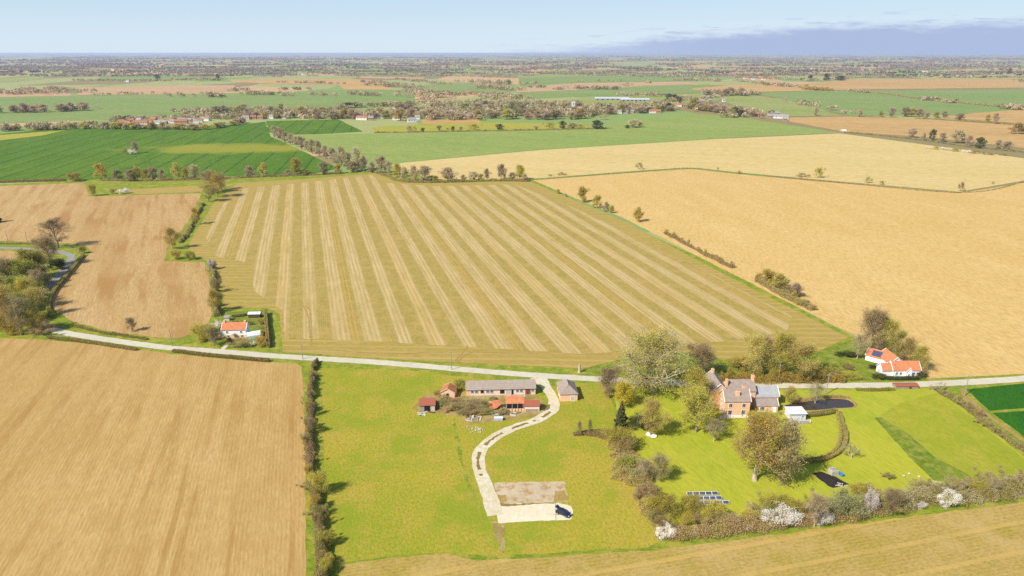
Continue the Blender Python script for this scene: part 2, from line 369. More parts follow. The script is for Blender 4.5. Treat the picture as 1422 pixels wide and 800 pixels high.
class MB:
    def __init__(s): s.v = []; s.f = []
    def poly(s, vs, fs):
        b = len(s.v); s.v += [tuple(p) for p in vs]; s.f += [tuple(b + i for i in f) for f in fs]; return s
    def box(s, x0, x1, y0, y1, z0, z1):
        return s.poly([(x0, y0, z0), (x1, y0, z0), (x1, y1, z0), (x0, y1, z0), (x0, y0, z1), (x1, y0, z1), (x1, y1, z1), (x0, y1, z1)],
                      [(0, 3, 2, 1), (4, 5, 6, 7), (0, 1, 5, 4), (1, 2, 6, 5), (2, 3, 7, 6), (3, 0, 4, 7)])
    def prism(s, pts, d):                   # closed outline extruded by vector d
        n = len(pts); q = [tuple(p[i] + d[i] for i in range(3)) for p in pts]
        return s.poly(list(pts) + q, [tuple(range(n))[::-1], tuple(range(n, 2 * n))] + [(i, (i + 1) % n, n + (i + 1) % n, n + i) for i in range(n)])
    def tube(s, p0, p1, r0, r1, n=6):
        p0 = Vector(p0); p1 = Vector(p1); a = (p1 - p0).normalized()
        u = a.orthogonal().normalized(); w = a.cross(u)
        vs = [p0 + (u * math.cos(i * 2 * math.pi / n) + w * math.sin(i * 2 * math.pi / n)) * r0 for i in range(n)]
        vs += [p1 + (u * math.cos(i * 2 * math.pi / n) + w * math.sin(i * 2 * math.pi / n)) * r1 for i in range(n)]
        return s.poly(vs, [tuple(range(n))[::-1], tuple(range(n, 2 * n))] + [(i, (i + 1) % n, n + (i + 1) % n, n + i) for i in range(n)])
    def mesh(s, name, mat):
        me = bpy.data.meshes.new(name); me.from_pydata(s.v, [], s.f); me.update(); me.materials.append(MATS[mat]); return me
    def obj(s, name, mat, parent=None, loc=(0, 0, 0), rz=0.): return link(name, s.mesh(name, mat), parent, loc, rz)

# ------------------------------------------------------------------ the land
def ground_sheet():
    rings = [0, 40, 100, 180, 280, 400, 600, 900, 1400, 2200, 3500, 5500, 9000, 15000, 24000, 41000, 80000]; n = 72
    V = [(0, 300, -.02)]; Fc = []
    for r in rings[1:]:
        V += [(r * math.cos(i * 2 * math.pi / n), 300 + r * math.sin(i * 2 * math.pi / n), -.02) for i in range(n)]
    Fc += [(0, 1 + i, 1 + (i + 1) % n) for i in range(n)]
    for k in range(1, len(rings) - 1):
        a = 1 + (k - 1) * n; b = 1 + k * n
        Fc += [(a + i, b + i, b + (i + 1) % n, a + (i + 1) % n) for i in range(n)]
    me = bpy.data.meshes.new("ground"); me.from_pydata(V, [], Fc); me.materials.append(MATS["far_country"])
    props(link("ground", me), kind="structure")
ground_sheet()
def rough(pts, step, jit, seed, closed=True):
    """resample an outline and let it wander a little, as real field edges do"""
    rr = random.Random(seed); out = []; n = len(pts)
    for i in range(n if closed else n - 1):
        a = pts[i]; b = pts[(i + 1) % n]; d = math.dist(a, b); k = max(1, min(150, int(d / step)))
        for j in range(k):
            t = j / k; q = jit if j else jit * .3
            out.append((a[0] + (b[0] - a[0]) * t + rr.uniform(-q, q), a[1] + (b[1] - a[1]) * t + rr.uniform(-q, q)))
    if not closed: out.append(pts[-1])
    return out
def sheet(name, mat, px, z, step=3.0, jit=.25, seed=1, world=False, label=None):
    pts = px if world else [G(*p) for p in px]
    pts = rough(pts, step, jit, seed)
    me = bpy.data.meshes.new(name); me.from_pydata([(x, y, z) for x, y in pts], [], [tuple(range(len(pts)))])
    me.update()
    if me.polygons[0].normal.z < 0: me.flip_normals()
    me.materials.append(MATS[mat])
    return props(link(name, me), label=label, kind="structure")
def smooth_line(pts, step=2.0):
    out = []; P = [pts[0]] + list(pts) + [pts[-1]]
    for i in range(1, len(P) - 2):
        p0, p1, p2, p3 = (np.array(P[i + k]) for k in (-1, 0, 1, 2)); n = max(2, int(np.linalg.norm(p2 - p1) / step))
        for j in range(n):
            t = j / n
            out.append(.5 * ((2 * p1) + (-p0 + p2) * t + (2 * p0 - 5 * p1 + 4 * p2 - p3) * t * t + (-p0 + 3 * p1 - 3 * p2 + p3) * t ** 3))
    out.append(np.array(pts[-1])); return np.array(out)
def ribbon(name, mat, px, width, z, off=0., seed=0, jit=.12, step=2.0, dash=None, label=None):
    c = smooth_line([G(*p) for p in px], step); t = np.gradient(c, axis=0); t /= np.linalg.norm(t, axis=1)[:, None]
    nrm = np.stack([-t[:, 1], t[:, 0]], 1); rr = np.random.RandomState(seed)
    w = np.full(len(c), width) if np.isscalar(width) else np.interp(np.linspace(0, 1, len(c)), np.linspace(0, 1, len(width)), width)
    Lf = c + nrm * (off + w / 2 + rr.uniform(-jit, jit, len(c)))[:, None]; Rt = c + nrm * (off - w / 2 + rr.uniform(-jit, jit, len(c)))[:, None]
    V = np.zeros((2 * len(c), 3)); V[0::2, :2] = Rt; V[1::2, :2] = Lf; V[:, 2] = z
    Fq = [(2 * i, 2 * i + 2, 2 * i + 3, 2 * i + 1) for i in range(len(c) - 1) if dash is None or dash(i / (len(c) - 1))]
    me = np_mesh(name, V, Fq, mat); return props(link(name, me), label=label, kind="structure")

# far fields first (wide steps in height so that they never touch)
FAR = [
 ("crop_field", "crop_far", [(-420, 140), (0, 134), (110, 132), (240, 131), (330, 129), (480, 125), (575, 126), (577, 144), (480, 152), (330, 153), (160, 166), (0, 172), (-420, 180)], .10),
 ("ploughed_field", "soil_pink_far", [(105, 121.5), (240, 119), (325, 118.5), (332, 127), (240, 130.5), (108, 132)], .25),
 ("ploughed_field", "soil_tan_far", [(315, 110.5), (480, 109.5), (516, 111), (550, 125), (478, 124.5), (470, 118), (385, 117), (325, 114)], .4),
 ("ploughed_field", "soil_pink_far", [(-300, 127), (0, 124.5), (95, 124), (100, 133), (0, 135), (-300, 139)], .3),
 ("pasture_field", "pasture_far", [(-200, 112), (0, 108.5), (62, 106), (60, 110), (0, 115.5), (-200, 119)], .4),
 ("crop_field", "crop_far", [(130, 105), (310, 103), (315, 110), (150, 111)], .5),
 ("crop_field", "crop_far", [(583, 120.5), (675, 119.5), (672, 127.5), (600, 130), (584, 125)], .3),
 ("pasture_field", "pasture_far", [(480, 93), (600, 91), (680, 95), (690, 104), (500, 105)], .5),
 ("stubble_field", "soil_pink_far", [(500, 106.3), (590, 107.5), (588, 110), (500, 109)], .7),
 ("stubble_field", "soil_pink_far", [(692, 92), (764, 92.5), (768, 96.5), (690, 96)], .7),
 ("ploughed_field", "soil_pink_far", [(716, 123), (780, 116.5), (870, 115), (962, 113.6), (962, 117.4), (890, 119.5), (800, 125.5), (718, 128.5)], .4),
 ("crop_field", "crop_far", [(720, 108), (860, 105.5), (960, 106), (962, 113), (780, 115.6), (722, 119)], .3),
 ("pasture_field", "pasture_far", [(718, 104.5), (800, 103), (860, 104), (780, 107.5), (720, 109)], .5),
 ("crop_field", "crop_far", [(722, 129), (800, 126), (890, 120), (985, 117), (990, 128), (820, 133.5), (722, 138)], .28),
 ("pasture_field", "pasture_far", [(780, 139), (825, 134.5), (990, 129.5), (1000, 140), (900, 146), (782, 148)], .2),
 ("ploughed_field", "soil_tan_far", [(960, 123), (1020, 118), (1110, 117), (1180, 110.5), (1600, 108), (1700, 119), (1422, 122), (1190, 124.5), (1113, 126.5), (1045, 128), (964, 125)], .45),
 ("crop_field", "crop_far", [(1045, 129), (1150, 126.5), (1422, 124.5), (1750, 122), (1800, 146), (1422, 155), (1285, 160), (1178, 161), (1100, 141)], .25),
 ("pasture_field", "pasture_far", [(1010, 133), (1040, 130), (1095, 141), (1170, 161), (1090, 162), (1040, 152), (1005, 142)], .22),
 ("ploughed_field", "soil_tan_far", [(1092, 163.5), (1180, 162), (1320, 167), (1422, 174.5), (1800, 190), (1800, 228), (1422, 206), (1300, 192), (1172, 183), (1096, 169)], .18),
 ("ploughed_field", "soil_tan_far", [(1300, 163.5), (1345, 158), (1422, 152), (1800, 142), (1800, 184), (1422, 172)], .3),
 ("pasture_field", "pasture_yellow", [(516, 177), (640, 170), (742, 171), (832, 176.5), (760, 181), (522, 184.5)], .14),
 ("stubble_field", "soil_tan_far", [(586, 166), (664, 164), (668, 171), (588, 172)], .2),
 ("crop_field", "crop_green", [(370, 168), (470, 166), (504, 183), (440, 186.5), (402, 187), (374, 184)], .12),
 ("crop_field", "crop_green", [(-900, 215), (-400, 200), (0, 186), (55, 180.5), (335, 173), (368, 169), (376, 190), (400, 200), (470, 234), (430, 242.5), (140, 249), (0, 252.5), (-900, 290)], .06),
 ("pasture_field", "pasture_yellow", [(-350, 200), (0, 187.5), (92, 181), (60, 188), (0, 195), (-350, 214)], .1),
 ("crop_field", "crop_green_pale", [(402, 188), (520, 185.5), (760, 182), (850, 172), (960, 157.5), (1010, 160), (1165, 184.3), (1000, 192), (750, 207.5), (566, 224.5), (482, 222), (400, 192)], .06),
 ("stubble_field", "soil_olive_far", [(540, 229), (566, 225.5), (750, 208.5), (1000, 193), (1166, 185.3), (1300, 203), (1422, 220), (1570, 236), (1422, 251), (1332, 266.5), (1130, 249), (1020, 239), (960, 233), (900, 236), (738, 248.5), (600, 250)], .05),
 ("ploughed_field", "soil_gold_far", [(740, 250.5), (900, 238.5), (960, 235), (1020, 241.5), (1130, 251.5), (1332, 268.5), (1422, 254), (1575, 238), (1800, 264), (2100, 470), (1800, 500), (1422, 519), (1288, 526), (1262, 508), (1190, 468), (1000, 372), (870, 305)], .05),
 ("ploughed_field", "soil_brown", [(-900, 300), (0, 258.5), (118, 254), (124, 273), (200, 271), (280, 268.5), (262, 308), (232, 345), (228, 363), (284, 364), (292, 400), (294, 438), (284, 458), (250, 470), (210, 468), (150, 460), (100, 446), (74, 428), (72, 414), (86, 391), (112, 362), (128, 350), (120, 342), (100, 338), (70, 337.5), (0, 334.5), (-200, 330), (-900, 350)], .05),
 ("ploughed_field", "soil_brown", [(-700, 372), (-200, 352), (0, 348), (30, 350), (20, 368), (0, 372), (-300, 400), (-700, 420)], .05),
 ("stubble_field", "stubble_headland", [(150, 266), (190, 262.5), (330, 255), (320, 258), (282, 266), (200, 270)], .06),
 ("stubble_field", "stubble_headland", [(296, 283), (330, 254), (420, 249), (522, 240.5), (548, 252), (600, 254.5), (735, 251.5), (870, 309), (1000, 378), (1178, 469), (1140, 487), (1000, 501), (840, 513), (700, 507), (600, 502), (450, 493), (392, 489), (388, 436), (372, 428), (312, 428), (308, 400), (292, 364), (262, 352), (264, 336)], .05),
]
def inland_field():
    sheet("pasture_ground", "verge_grass", [(-900, 420), (-900, 300), (-300, 268), (0, 256), (140, 249), (430, 242), (520, 237), (735, 249), (740, 250), (1000, 371), (1185, 467), (1270, 512), (1290, 526), (1422, 519), (2100, 470), (2300, 700), (1600, 990), (-300, 990)], .0, 10, .3, 3)
inland_field()
for i, (nm, mt, px, z) in enumerate(FAR):
    far = max(p[1] for p in px) < 240
    sheet(nm, mt, px, z, 25 if far else 6, 1.5 if far else .4, 11 + i)
# the striped middle of the big stubble field, inside its headland
sheet("stubble_field", "stubble_striped", [(285, 330), (310, 283), (338, 262), (440, 252), (515, 243), (535, 254), (610, 259), (715, 256), (800, 290), (940, 356), (1100, 440), (1090, 462), (960, 480), (820, 492), (640, 482), (520, 474), (396, 470), (392, 430), (352, 404), (350, 366), (300, 356)], .08, 5, .6, 71)
sheet("ploughed_field", "soil_gold_near", [(-700, 430), (-300, 452), (0, 470), (60, 472), (150, 480), (240, 492), (330, 500), (412, 505.5), (420, 510), (423, 600), (424, 700), (424.5, 800), (425, 1100), (-500, 1200)], .03, 3, .3, 72)
sheet("stubble_field", "stubble_near", [(472, 785), (545, 774), (620, 768.5), (664, 779), (900, 765), (1000, 753), (1150, 732.5), (1300, 713), (1422, 697), (1800, 640), (2000, 900), (1300, 1200), (470, 1200)], .03, 3, .3, 73)
sheet("meadow", "meadow_grass", [(446, 511), (560, 514), (700, 530), (744, 533), (760, 560), (772, 560), (770, 532), (845, 532), (850, 560), (866, 600), (880, 655), (915, 752), (900, 760), (690, 772), (625, 767), (545, 772), (470, 782), (452, 700)], .02, 3, .3, 74)
sheet("lawn", "lawn_grass", [(846, 536), (990, 541), (1100, 541), (1190, 541), (1296, 540), (1345, 572), (1422, 634), (1478, 676), (1422, 692), (1300, 702), (1150, 722), (1000, 742), (930, 752), (905, 690), (880, 640), (868, 600)], .034, 3, .3, 75)
ground_mat("lawn_rough", alb(186, 188, 60), alb(168, 178, 48), alb(196, 188, 74), R_(112), 22, 7, .8, stretch=3, bump=.15, bsize=.9, grain=.4, c4=alb(160, 172, 46), c4amt=.5)
sheet("lawn", "lawn_rough", [(1222, 577), (1250, 560), (1300, 546), (1345, 577), (1422, 638), (1470, 674), (1422, 687), (1352, 666), (1300, 636), (1262, 603)], .038, 3, .3, 92)
sheet("long_grass_strip", "long_grass", [(1214, 580), (1224, 579.5), (1262, 603), (1300, 636), (1356, 665), (1330, 670), (1296, 667), (1262, 634)], .045, 1.5, .12, 76)
sheet("crop_field", "crop_dark", [(1342, 541), (1422, 532.5), (1700, 505), (1800, 560), (1422, 567), (1374, 570.5)], .035, 2, .15, 77)
sheet("crop_field", "crop_dark", [(1378, 573.5), (1422, 571), (1800, 564), (1900, 640), (1460, 630), (1422, 606)], .035, 2, .15, 78)
sheet("garden_ground", "long_grass", [(303, 434), (372, 431), (378, 482), (306, 484)], .06, 2, .15, 79)
sheet("garden_ground", "long_grass", [(800, 514.5), (846, 503), (900, 488), (990, 492), (1000, 500), (1130, 490), (1190, 470), (1262, 508), (1290, 528), (1190, 528), (1000, 526), (836, 520)], .065, 2, .3, 80)
ribbon("farm_track", "bare_earth", [(1338, 540), (1341, 550), (1370, 575), (1422, 612), (1520, 680)], 2.0, .05, seed=5)
# ditch line: flat strip of long grass, its shade painted as darker green
ribbon("ditch_shade_strip", "verge_grass", [(630, 580), (634, 605), (642, 645), (655, 685), (672, 722)], [.5, 1.2, .7, 1.1, .4], .035, seed=6, jit=.4, step=1.0)
sheet("rubble_yard", "rubble_ground", [(572, 568), (585, 552), (610, 540), (640, 546), (745, 550), (762, 566), (752, 578), (700, 584), (650, 590), (640, 578), (600, 574)], .035, 1.2, .4, 81)
# roads
ROAD = [(1900, 494), (1600, 512), (1422, 526), (1300, 533), (1190, 535.5), (1050, 535), (930, 532), (830, 526.5), (745, 521.5), (650, 514), (520, 503), (380, 494.5), (335, 490.5), (240, 483.5), (200, 479), (130, 469), (88, 462), (70, 457)]
LANE = [(70, 457), (58, 449), (48, 434), (47, 420), (66, 399), (85, 379), (98, 362), (94, 353), (60, 347), (0, 344), (-120, 340)]
ribbon("road", "road_pale", ROAD, 4.6, .075, seed=7, jit=.15)
ribbon("lane", "lane_grey", LANE, 4.4, .079, seed=8, jit=.15)
TRACK = [(746, 524), (754, 532), (764, 546), (770, 560), (764, 572), (744, 584), (714, 594), (686, 608), (668, 625), (664, 642), (670, 664), (680, 690), (688, 716)]
ribbon("track", "track_pale", TRACK, [6.5, 4.2, 3.8, 4.4, 4.0, 3.8, 3.8, 3.9, 4.0, 3.9, 4.0, 4.5, 4.5], .07, seed=9, jit=.22)
ribbon("track_crown", "track_crown", TRACK, 1.0, .074, seed=10, jit=.3, step=1.0,
       dash=lambda t: any(a < t < b for a, b in ((.28, .34), (.37, .385), (.41, .47), (.52, .62), (.66, .76), (.78, .80))))
ribbon("track_crown", "track_crown", [(755, 571), (760, 567), (763, 562)], [.6, 1.6, 1.0], .075, seed=12, jit=.2, step=.8)
ribbon("rubble_path", "rubble_ground", [(690, 724), (694, 744), (699, 768)], [3.0, 2.0, .6], .045, seed=13, jit=.6, step=1.0)
sheet("concrete_slab", "slab_grey", [(686, 671), (735, 669), (784, 669), (787, 684), (789, 697), (740, 699), (690, 700)], .055, 1.2, .22, 82)
sheet("concrete_slab", "slab_pale", [(688, 700), (774, 698), (793, 703), (796, 712), (793, 722), (740, 724), (692, 727)], .06, 1.2, .16, 83)
ribbon("slab_joint", "track_crown", [(771.5, 698.5), (772, 723.5)], .14, .066, seed=14, jit=.03, step=.8)
ribbon("slab_joint", "track_crown", [(768, 715), (790, 715)], .14, .067, seed=15, jit=.03, step=.8)
ribbon("slab_edge_grass", "track_crown", [(689, 700.5), (715, 701.5), (740, 699.5), (775, 698.5)], [1.6, .8, .5, .3], .068, seed=16, jit=.2, step=.8)
sheet("weed_patch", "bare_earth", [(770, 682), (784, 681), (789, 696), (769, 697)], .064, .8, .3, 84)
sheet("weed_patch", "bare_earth", [(688, 688), (702, 688), (704, 697), (689, 698)], .064, .8, .3, 85)
# gateways and worn lines in the stubble
for k, px in enumerate([[(388, 486), (450, 486), (540, 491), (640, 489), (760, 492), (850, 493)], [(632, 502), (644, 488), (650, 480)], [(636, 502), (648, 492), (660, 489)], [(395, 430), (425, 425), (432, 445), (432, 480)], [(418, 420), (428, 440), (430, 470)]]):
    ribbon("tractor_line", "bare_earth", px, .7, .085 + .003 * k, seed=20 + k, jit=.2)
# yard pieces: vegetable bed
sheet("vegetable_bed", "tilled_black", [(1127, 657), (1139, 655), (1160, 662), (1180, 673), (1157, 678), (1150, 675)], .055, .8, .15, 86)
# pond
def pond():
    pts = [(1090, 563), (1110, 559), (1135, 556), (1160, 554), (1178, 556), (1186, 562), (1182, 566), (1160, 567), (1140, 569), (1118, 570), (1098, 570)]
    c = smooth_line([G(*p) for p in pts + [pts[0]]], 1.2)[:-1]
    me = bpy.data.meshes.new("pond"); me.from_pydata([(x, y, .06) for x, y in c], [], [tuple(range(len(c)))]); me.update()
    if me.polygons[0].normal.z < 0: me.flip_normals()
    me.materials.append(MATS["pond_water"]); props(link("pond", me), kind="structure")
    ctr = c.mean(0); o = c + (c - ctr) / np.linalg.norm(c - ctr, axis=1)[:, None] * 1.3
    n = len(c); V = [(x, y, .05) for x, y in c] + [(x, y, .18) for x, y in (c + o) / 2] + [(x, y, .035) for x, y in o]
    Fc = [(k * n + i, k * n + (i + 1) % n, (k + 1) * n + (i + 1) % n, (k + 1) * n + i) for k in (0, 1) for i in range(n)]
    me = bpy.data.meshes.new("pond_bank"); me.from_pydata(V, [], Fc); me.update(); me.materials.append(MATS["bare_earth"])
    props(link("pond_bank", me), kind="structure")
pond()

# ------------------------------------------------------------------ buildings
def at_px(l, r):
    """frame of a building from the two ends of its front wall in the photo"""
    a = G(*l); b = G(*r); return a, math.atan2(b[1] - a[1], b[0] - a[0]), math.dist(a, b)
def gable(parent, x0, x1, y0, y1, ze, rise, wall, roof, axis='x', over=.25, th=.14, z0=0., verge=None, nw='wall', nr='roof'):
    """walls with gable ends and a two-slope roof; axis = direction of the ridge"""
    m = MB()
    if axis == 'x':
        ym = (y0 + y1) / 2
        m.prism([(x0, y0, z0), (x0, y1, z0), (x0, y1, ze), (x0, ym, ze + rise), (x0, y0, ze)], (x1 - x0, 0, 0))
    else:
        xm = (x0 + x1) / 2
        m.prism([(x0, y0, z0), (x1, y0, z0), (x1, y0, ze), (xm, y0, ze + rise), (x0, y0, ze)], (0, y1 - y0, 0))
    w = m.obj(nw, wall, parent)
    half = ((y1 - y0) if axis == 'x' else (x1 - x0)) / 2; sl = rise / half; dz = over * sl
    r = MB()
    if axis == 'x':
        sec = [(y0 - over, ze - dz + .03), (ym, ze + rise + .03), (y1 + over, ze - dz + .03), (y1 + over, ze - dz + .03 + th), (ym, ze + rise + .03 + th), (y0 - over, ze - dz + .03 + th)]
        r.prism([(x0 - over * .7, a, b) for a, b in sec], (x1 - x0 + over * 1.4, 0, 0))
    else:
        sec = [(x0 - over, ze - dz + .03), (xm, ze + rise + .03), (x1 + over, ze - dz + .03), (x1 + over, ze - dz + .03 + th), (xm, ze + rise + .03 + th), (x0 - over, ze - dz + .03 + th)]
        r.prism([(a, y0 - over * .7, b) for a, b in sec], (0, y1 - y0 + over * 1.4, 0))
    ro = r.obj(nr, roof, parent)
    if verge:                               # white boards along the gable edges
        for s in (0, 1):
            b = MB(); t2 = th + .10
            if axis == 'x':
                xx = x0 - over * .7 - .16 if s == 0 else x1 + over * .7
                b.prism([(xx, a, c + (.06 if i > 2 else -.06)) for i, (a, c) in enumerate(sec)], (.16, 0, 0))
            else:
                yy = y0 - over * .7 - .16 if s == 0 else y1 + over * .7
                b.prism([(a, yy, c + (.06 if i > 2 else -.06)) for i, (a, c) in enumerate(sec)], (0, .16, 0))
            b.obj("verge_board", verge, ro)
    return w, ro
def chimney(roof, x, y, z0, z1, w=.9, d=.6, mat="brick_red", pots=2):
    c = MB().box(x - w / 2, x + w / 2, y - d / 2, y + d / 2, z0, z1).box(x - w / 2 - .08, x + w / 2 + .08, y - d / 2 - .08, y + d / 2 + .08, z1 - .35, z1 - .12).obj("chimney", mat, roof)
    for i in range(pots):
        px = x + (i - (pots - 1) / 2) * .42
        MB().tube((px, y, z1), (px, y, z1 + .4), .13, .10, 6).obj("chimney_pot", "roof_pantile", roof)
    return c
def opening(parent, face, a, z, w, h, kind="window", frame="paint_white", glass="glass_dark", fb=.09, bars=1, at=0.):
    """a window or door set proud of a wall; face 'f' = front (towards -y at y=at), 'l' = left side (x=at), 'r' = right side"""
    def bx(m, u0, u1, v0, v1, d0, d1):
        if face == 'f': m.box(u0, u1, at - d1, at - d0, v0, v1)
        elif face == 'l': m.box(at - d1, at - d0, u0, u1, v0, v1)
        else: m.box(at + d0, at + d1, u0, u1, v0, v1)
    m = MB(); x0, x1, z0, z1 = a - w / 2, a + w / 2, z, z + h
    bx(m, x0, x0 + fb, z0, z1, 0., .09); bx(m, x1 - fb, x1, z0, z1, 0., .09)
    bx(m, x0 + fb, x1 - fb, z1 - fb, z1, 0., .085)
    bx(m, x0 - (.06 if kind == "window" else 0), x1 + (.06 if kind == "window" else 0), z0 - .09, z0, 0., .14)
    if kind == "window":
        for i in range(bars): xb = x0 + w * (i + 1) / (bars + 1); bx(m, xb - .035, xb + .035, z0, z1 - fb, .02, .08)
    o = m.obj(kind, frame, parent)
    g = MB(); bx(g, x0 + fb, x1 - fb, z0, z1 - fb, .005, .045); g.obj("pane" if kind == "window" else "leaf", glass, o)  # in a doorway this panel is only the painted shade inside
    return o

def stable():
    loc, rz, W = at_px((647.5, 550.5), (743.5, 548))
    t = thing("stable_block", "long low stable with pale pink brick front and grey corrugated roof", "stable", loc, rz)
    gable(t, 0, W, 0, 6.2, 2.75, 1.9, "brick_pink", "roof_corrugated", over=.35)
    MB().box(-.02, 1.5, -.03, 0, 0, 2.7).obj("brick_pier", "brick_red", t)
    MB().box(0, W, -.05, -.004, 0.0, .32).obj("plinth", "concrete", t)
    u = lambda z: (z - 520) / (1085 - 520) * W
    for x in (570, 603, 695, 728, 937, 970, 1062): opening(t, 'f', u(x), 1.2, 1.25, 1.15, bars=2)
    for x, w, h, z in ((650, 1.25, 1.2, 1.25), (813, 1.7, 1.9, .9), (897, .8, 2.4, .02)):
        opening(t, 'f', u(x), z, w, h, "doorway", "timber_grey", "painted_inside_shade")
    opening(t, 'f', u(862), .05, 1.9, 2.2, "door", "paint_white", "timber_pale")
    opening(t, 'f', u(1012), .05, .9, 2.3, "door", "timber_dark", "door_red")
    opening(t, 'f', u(1034), .05, .9, 2.3, "door", "timber_dark", "door_red")
    MB().box(u(900), u(1000), -1.6, -.2, 0, .12).obj("doorstep", "concrete", t)
    p = thing("fence_rail", "pale timber rail standing before the stable doors", "fence", (loc[0] + 14, loc[1] - 1.8), rz)
    for i in range(4): MB().box(i * 1.3, i * 1.3 + .12, 0, .1, 0, 1.1).obj("post", "timber_pale", p)
    for z in (.5, .95): MB().box(0, 4.0, -.05, -.003, z, z + .13).obj("rail", "timber_pale", p)
stable()
def hipped():
    loc, rz, W = at_px((778, 557.5), (802, 557.5)); W = 6.3; D = 9.0; h = 2.8; r = 2.6
    t = thing("outhouse", "small brick outhouse with hipped grey slate roof beside the track", "outhouse", loc, R_(4))
    MB().box(0, W, 0, D, 0, h).obj("wall", "brick_red", t)
    o = .3; m = W / 2
    v = [(-o, -o, h), (W + o, -o, h), (W + o, D + o, h), (-o, D + o, h), (m, 2.6, h + r), (m, D - 2.2, h + r)]
    MB().poly(v + [(x, y, z + .14) for x, y, z in v], [(6, 7, 10), (7, 8, 11, 10), (8, 9, 11), (9, 6, 10, 11), (0, 1, 7, 6), (1, 2, 8, 7), (2, 3, 9, 8), (3, 0, 6, 9), (0, 3, 2, 1)]).obj("roof", "roof_slate", t)
    MB().tube((m, 2.5, h + r + .15), (m, D - 2.1, h + r + .15), .14, .14, 6).obj("ridge", "roof_slate_pale", t)
    opening(t, 'f', 4.5, .05, 1.5, 2.1, "door", "paint_white", "timber_pale")
    opening(t, 'l', 3.0, 1.1, 1.2, 1.0, bars=1); opening(t, 'l', 6.3, .05, 1.0, 2.0, "door", "timber_grey", "timber_dark")
hipped()
def ruin_sheds():
    loc, rz, W = at_px((583, 572.5), (607, 571))
    t = thing("open_shed", "open fronted shed with rusty red sheet roof at the ruined yard's far end", "shed", loc, R_(4))
    gable(t, 0, 5.4, .4, 5.2, 2.5, 1.4, "timber_grey", "rust_sheet", over=.3)
    MB().box(1.6, 3.6, .34, .394, .05, 2.2).obj("opening", "painted_inside_shade", t)  # dark panel on the wall, painted as the shade of the open front
    MB().box(3.9, 5.3, .33, .392, .05, 2.3).obj("plank_wall", "timber_pale", t)
    loc = G(612, 552)
    t = thing("brick_shed", "small brick shed with mottled orange gabled roof beside the stable's brick end", "shed", loc, R_(-6))
    gable(t, 0, 5.2, 0, 4.6, 2.2, 1.5, "brick_red", "roof_pantile_old", over=.2, axis='y', verge="timber_pale")
    opening(t, 'f', 2.6, .05, 1.1, 1.8, "doorway", "timber_grey", "painted_inside_shade")
    loc = G(680, 572)
    t = thing("collapsed_shed", "collapsed shed with sagging orange tiles and broken red timbers", "shed", loc, R_(8))
    m = MB().poly([(0, 3.2, 1.2), (1.6, 3.4, 2.6), (4.2, 3.6, 2.8), (4.4, 1.6, 1.9), (2.6, .7, .9), (.2, 1.0, .35), (0, 3.2, 1.05), (1.6, 3.4, 2.45), (4.2, 3.6, 2.65), (4.4, 1.6, 1.75), (2.6, .7, .75), (.2, 1.0, .2)],
                  [(0, 5, 4, 1), (1, 4, 3, 2), (6, 7, 10, 11), (7, 8, 9, 10), (0, 6, 11, 5), (5, 11, 10, 4), (4, 10, 9, 3), (3, 9, 8, 2), (2, 8, 7, 1), (1, 7, 6, 0)]); m.obj("roof", "roof_pantile_old", t)
    MB().box(.1, 4.3, 3.3, 3.55, 0, 2.2).obj("wall", "brick_red", t)
    rr = random.Random(4)
    for i in range(9):
        x = rr.uniform(-1.5, 4); y = rr.uniform(-1.6, .6); a = rr.uniform(-.6, .6)
        MB().tube((x, y, .1), (x + 2 * math.cos(a), y + 2 * math.sin(a), rr.uniform(.15, 1.5)), .09, .07, 5).obj("beam", rr.choice(["rust_red", "timber_dark", "timber_grey"]), t)
    loc = G(703, 570.5)
    t = thing("cart_shed", "cart shed with broken bright orange pantile roof facing the yard", "shed", loc, R_(2))
    gable(t, 0, 6.2, 1.0, 5.4, 2.5, 1.7, "timber_grey", "roof_pantile", over=.3)
    for i in range(4): MB().box(.1 + i * 1.95, .3 + i * 1.95, .72, .92, 0, 2.3).obj("post", "timber_grey", t)
    MB().box(.1, 6.1, .93, .996, .1, 2.2).obj("opening", "painted_inside_shade", t)  # dark panel behind the posts, shade of the cart bays as colour
    MB().box(0, 6.2, -.5, -.35, 0, 1.0).obj("yard_wall", "brick_red", t)
    for i in range(5): MB().box(.6 + i * 1.1, .72 + i * 1.1, -.8, -.7, 0, 1.4).obj("stake", "timber_pale", t)
    loc = G(728.5, 571.5)
    t = thing("lean_shed", "small pale walled shed with dark red sheet roof beside the track bend", "shed", loc, R_(1))
    gable(t, 0, 5.2, 0, 3.6, 2.2, 1.25, "brick_pink", "rust_sheet", over=.25)
    opening(t, 'r', 1.8, .05, 1.2, 2.0, "doorway", "timber_dark", "painted_inside_shade", at=5.2)
    MB().box(.3, 4.9, -.06, -.004, .05, 1.0).obj("boarding", "timber_grey", t)
    loc = G(686.5, 585)
    t = thing("water_tank", "pale metal water tank lying on the grass before the ruined sheds", "tank", loc, R_(3))
    MB().box(0, 2.9, 0, 1.3, .12, 1.05).obj("body", "sheet_metal", t); MB().box(-.05, 2.95, -.05, 1.35, 1.05, 1.13).obj("lid", "paint_pale", t)
    for x in (.2, 2.4): MB().box(x, x + .3, .05, 1.25, 0, .12).obj("bearer", "timber_grey", t)
    # loose planks and rubble of the fallen buildings
    rr = random.Random(9)
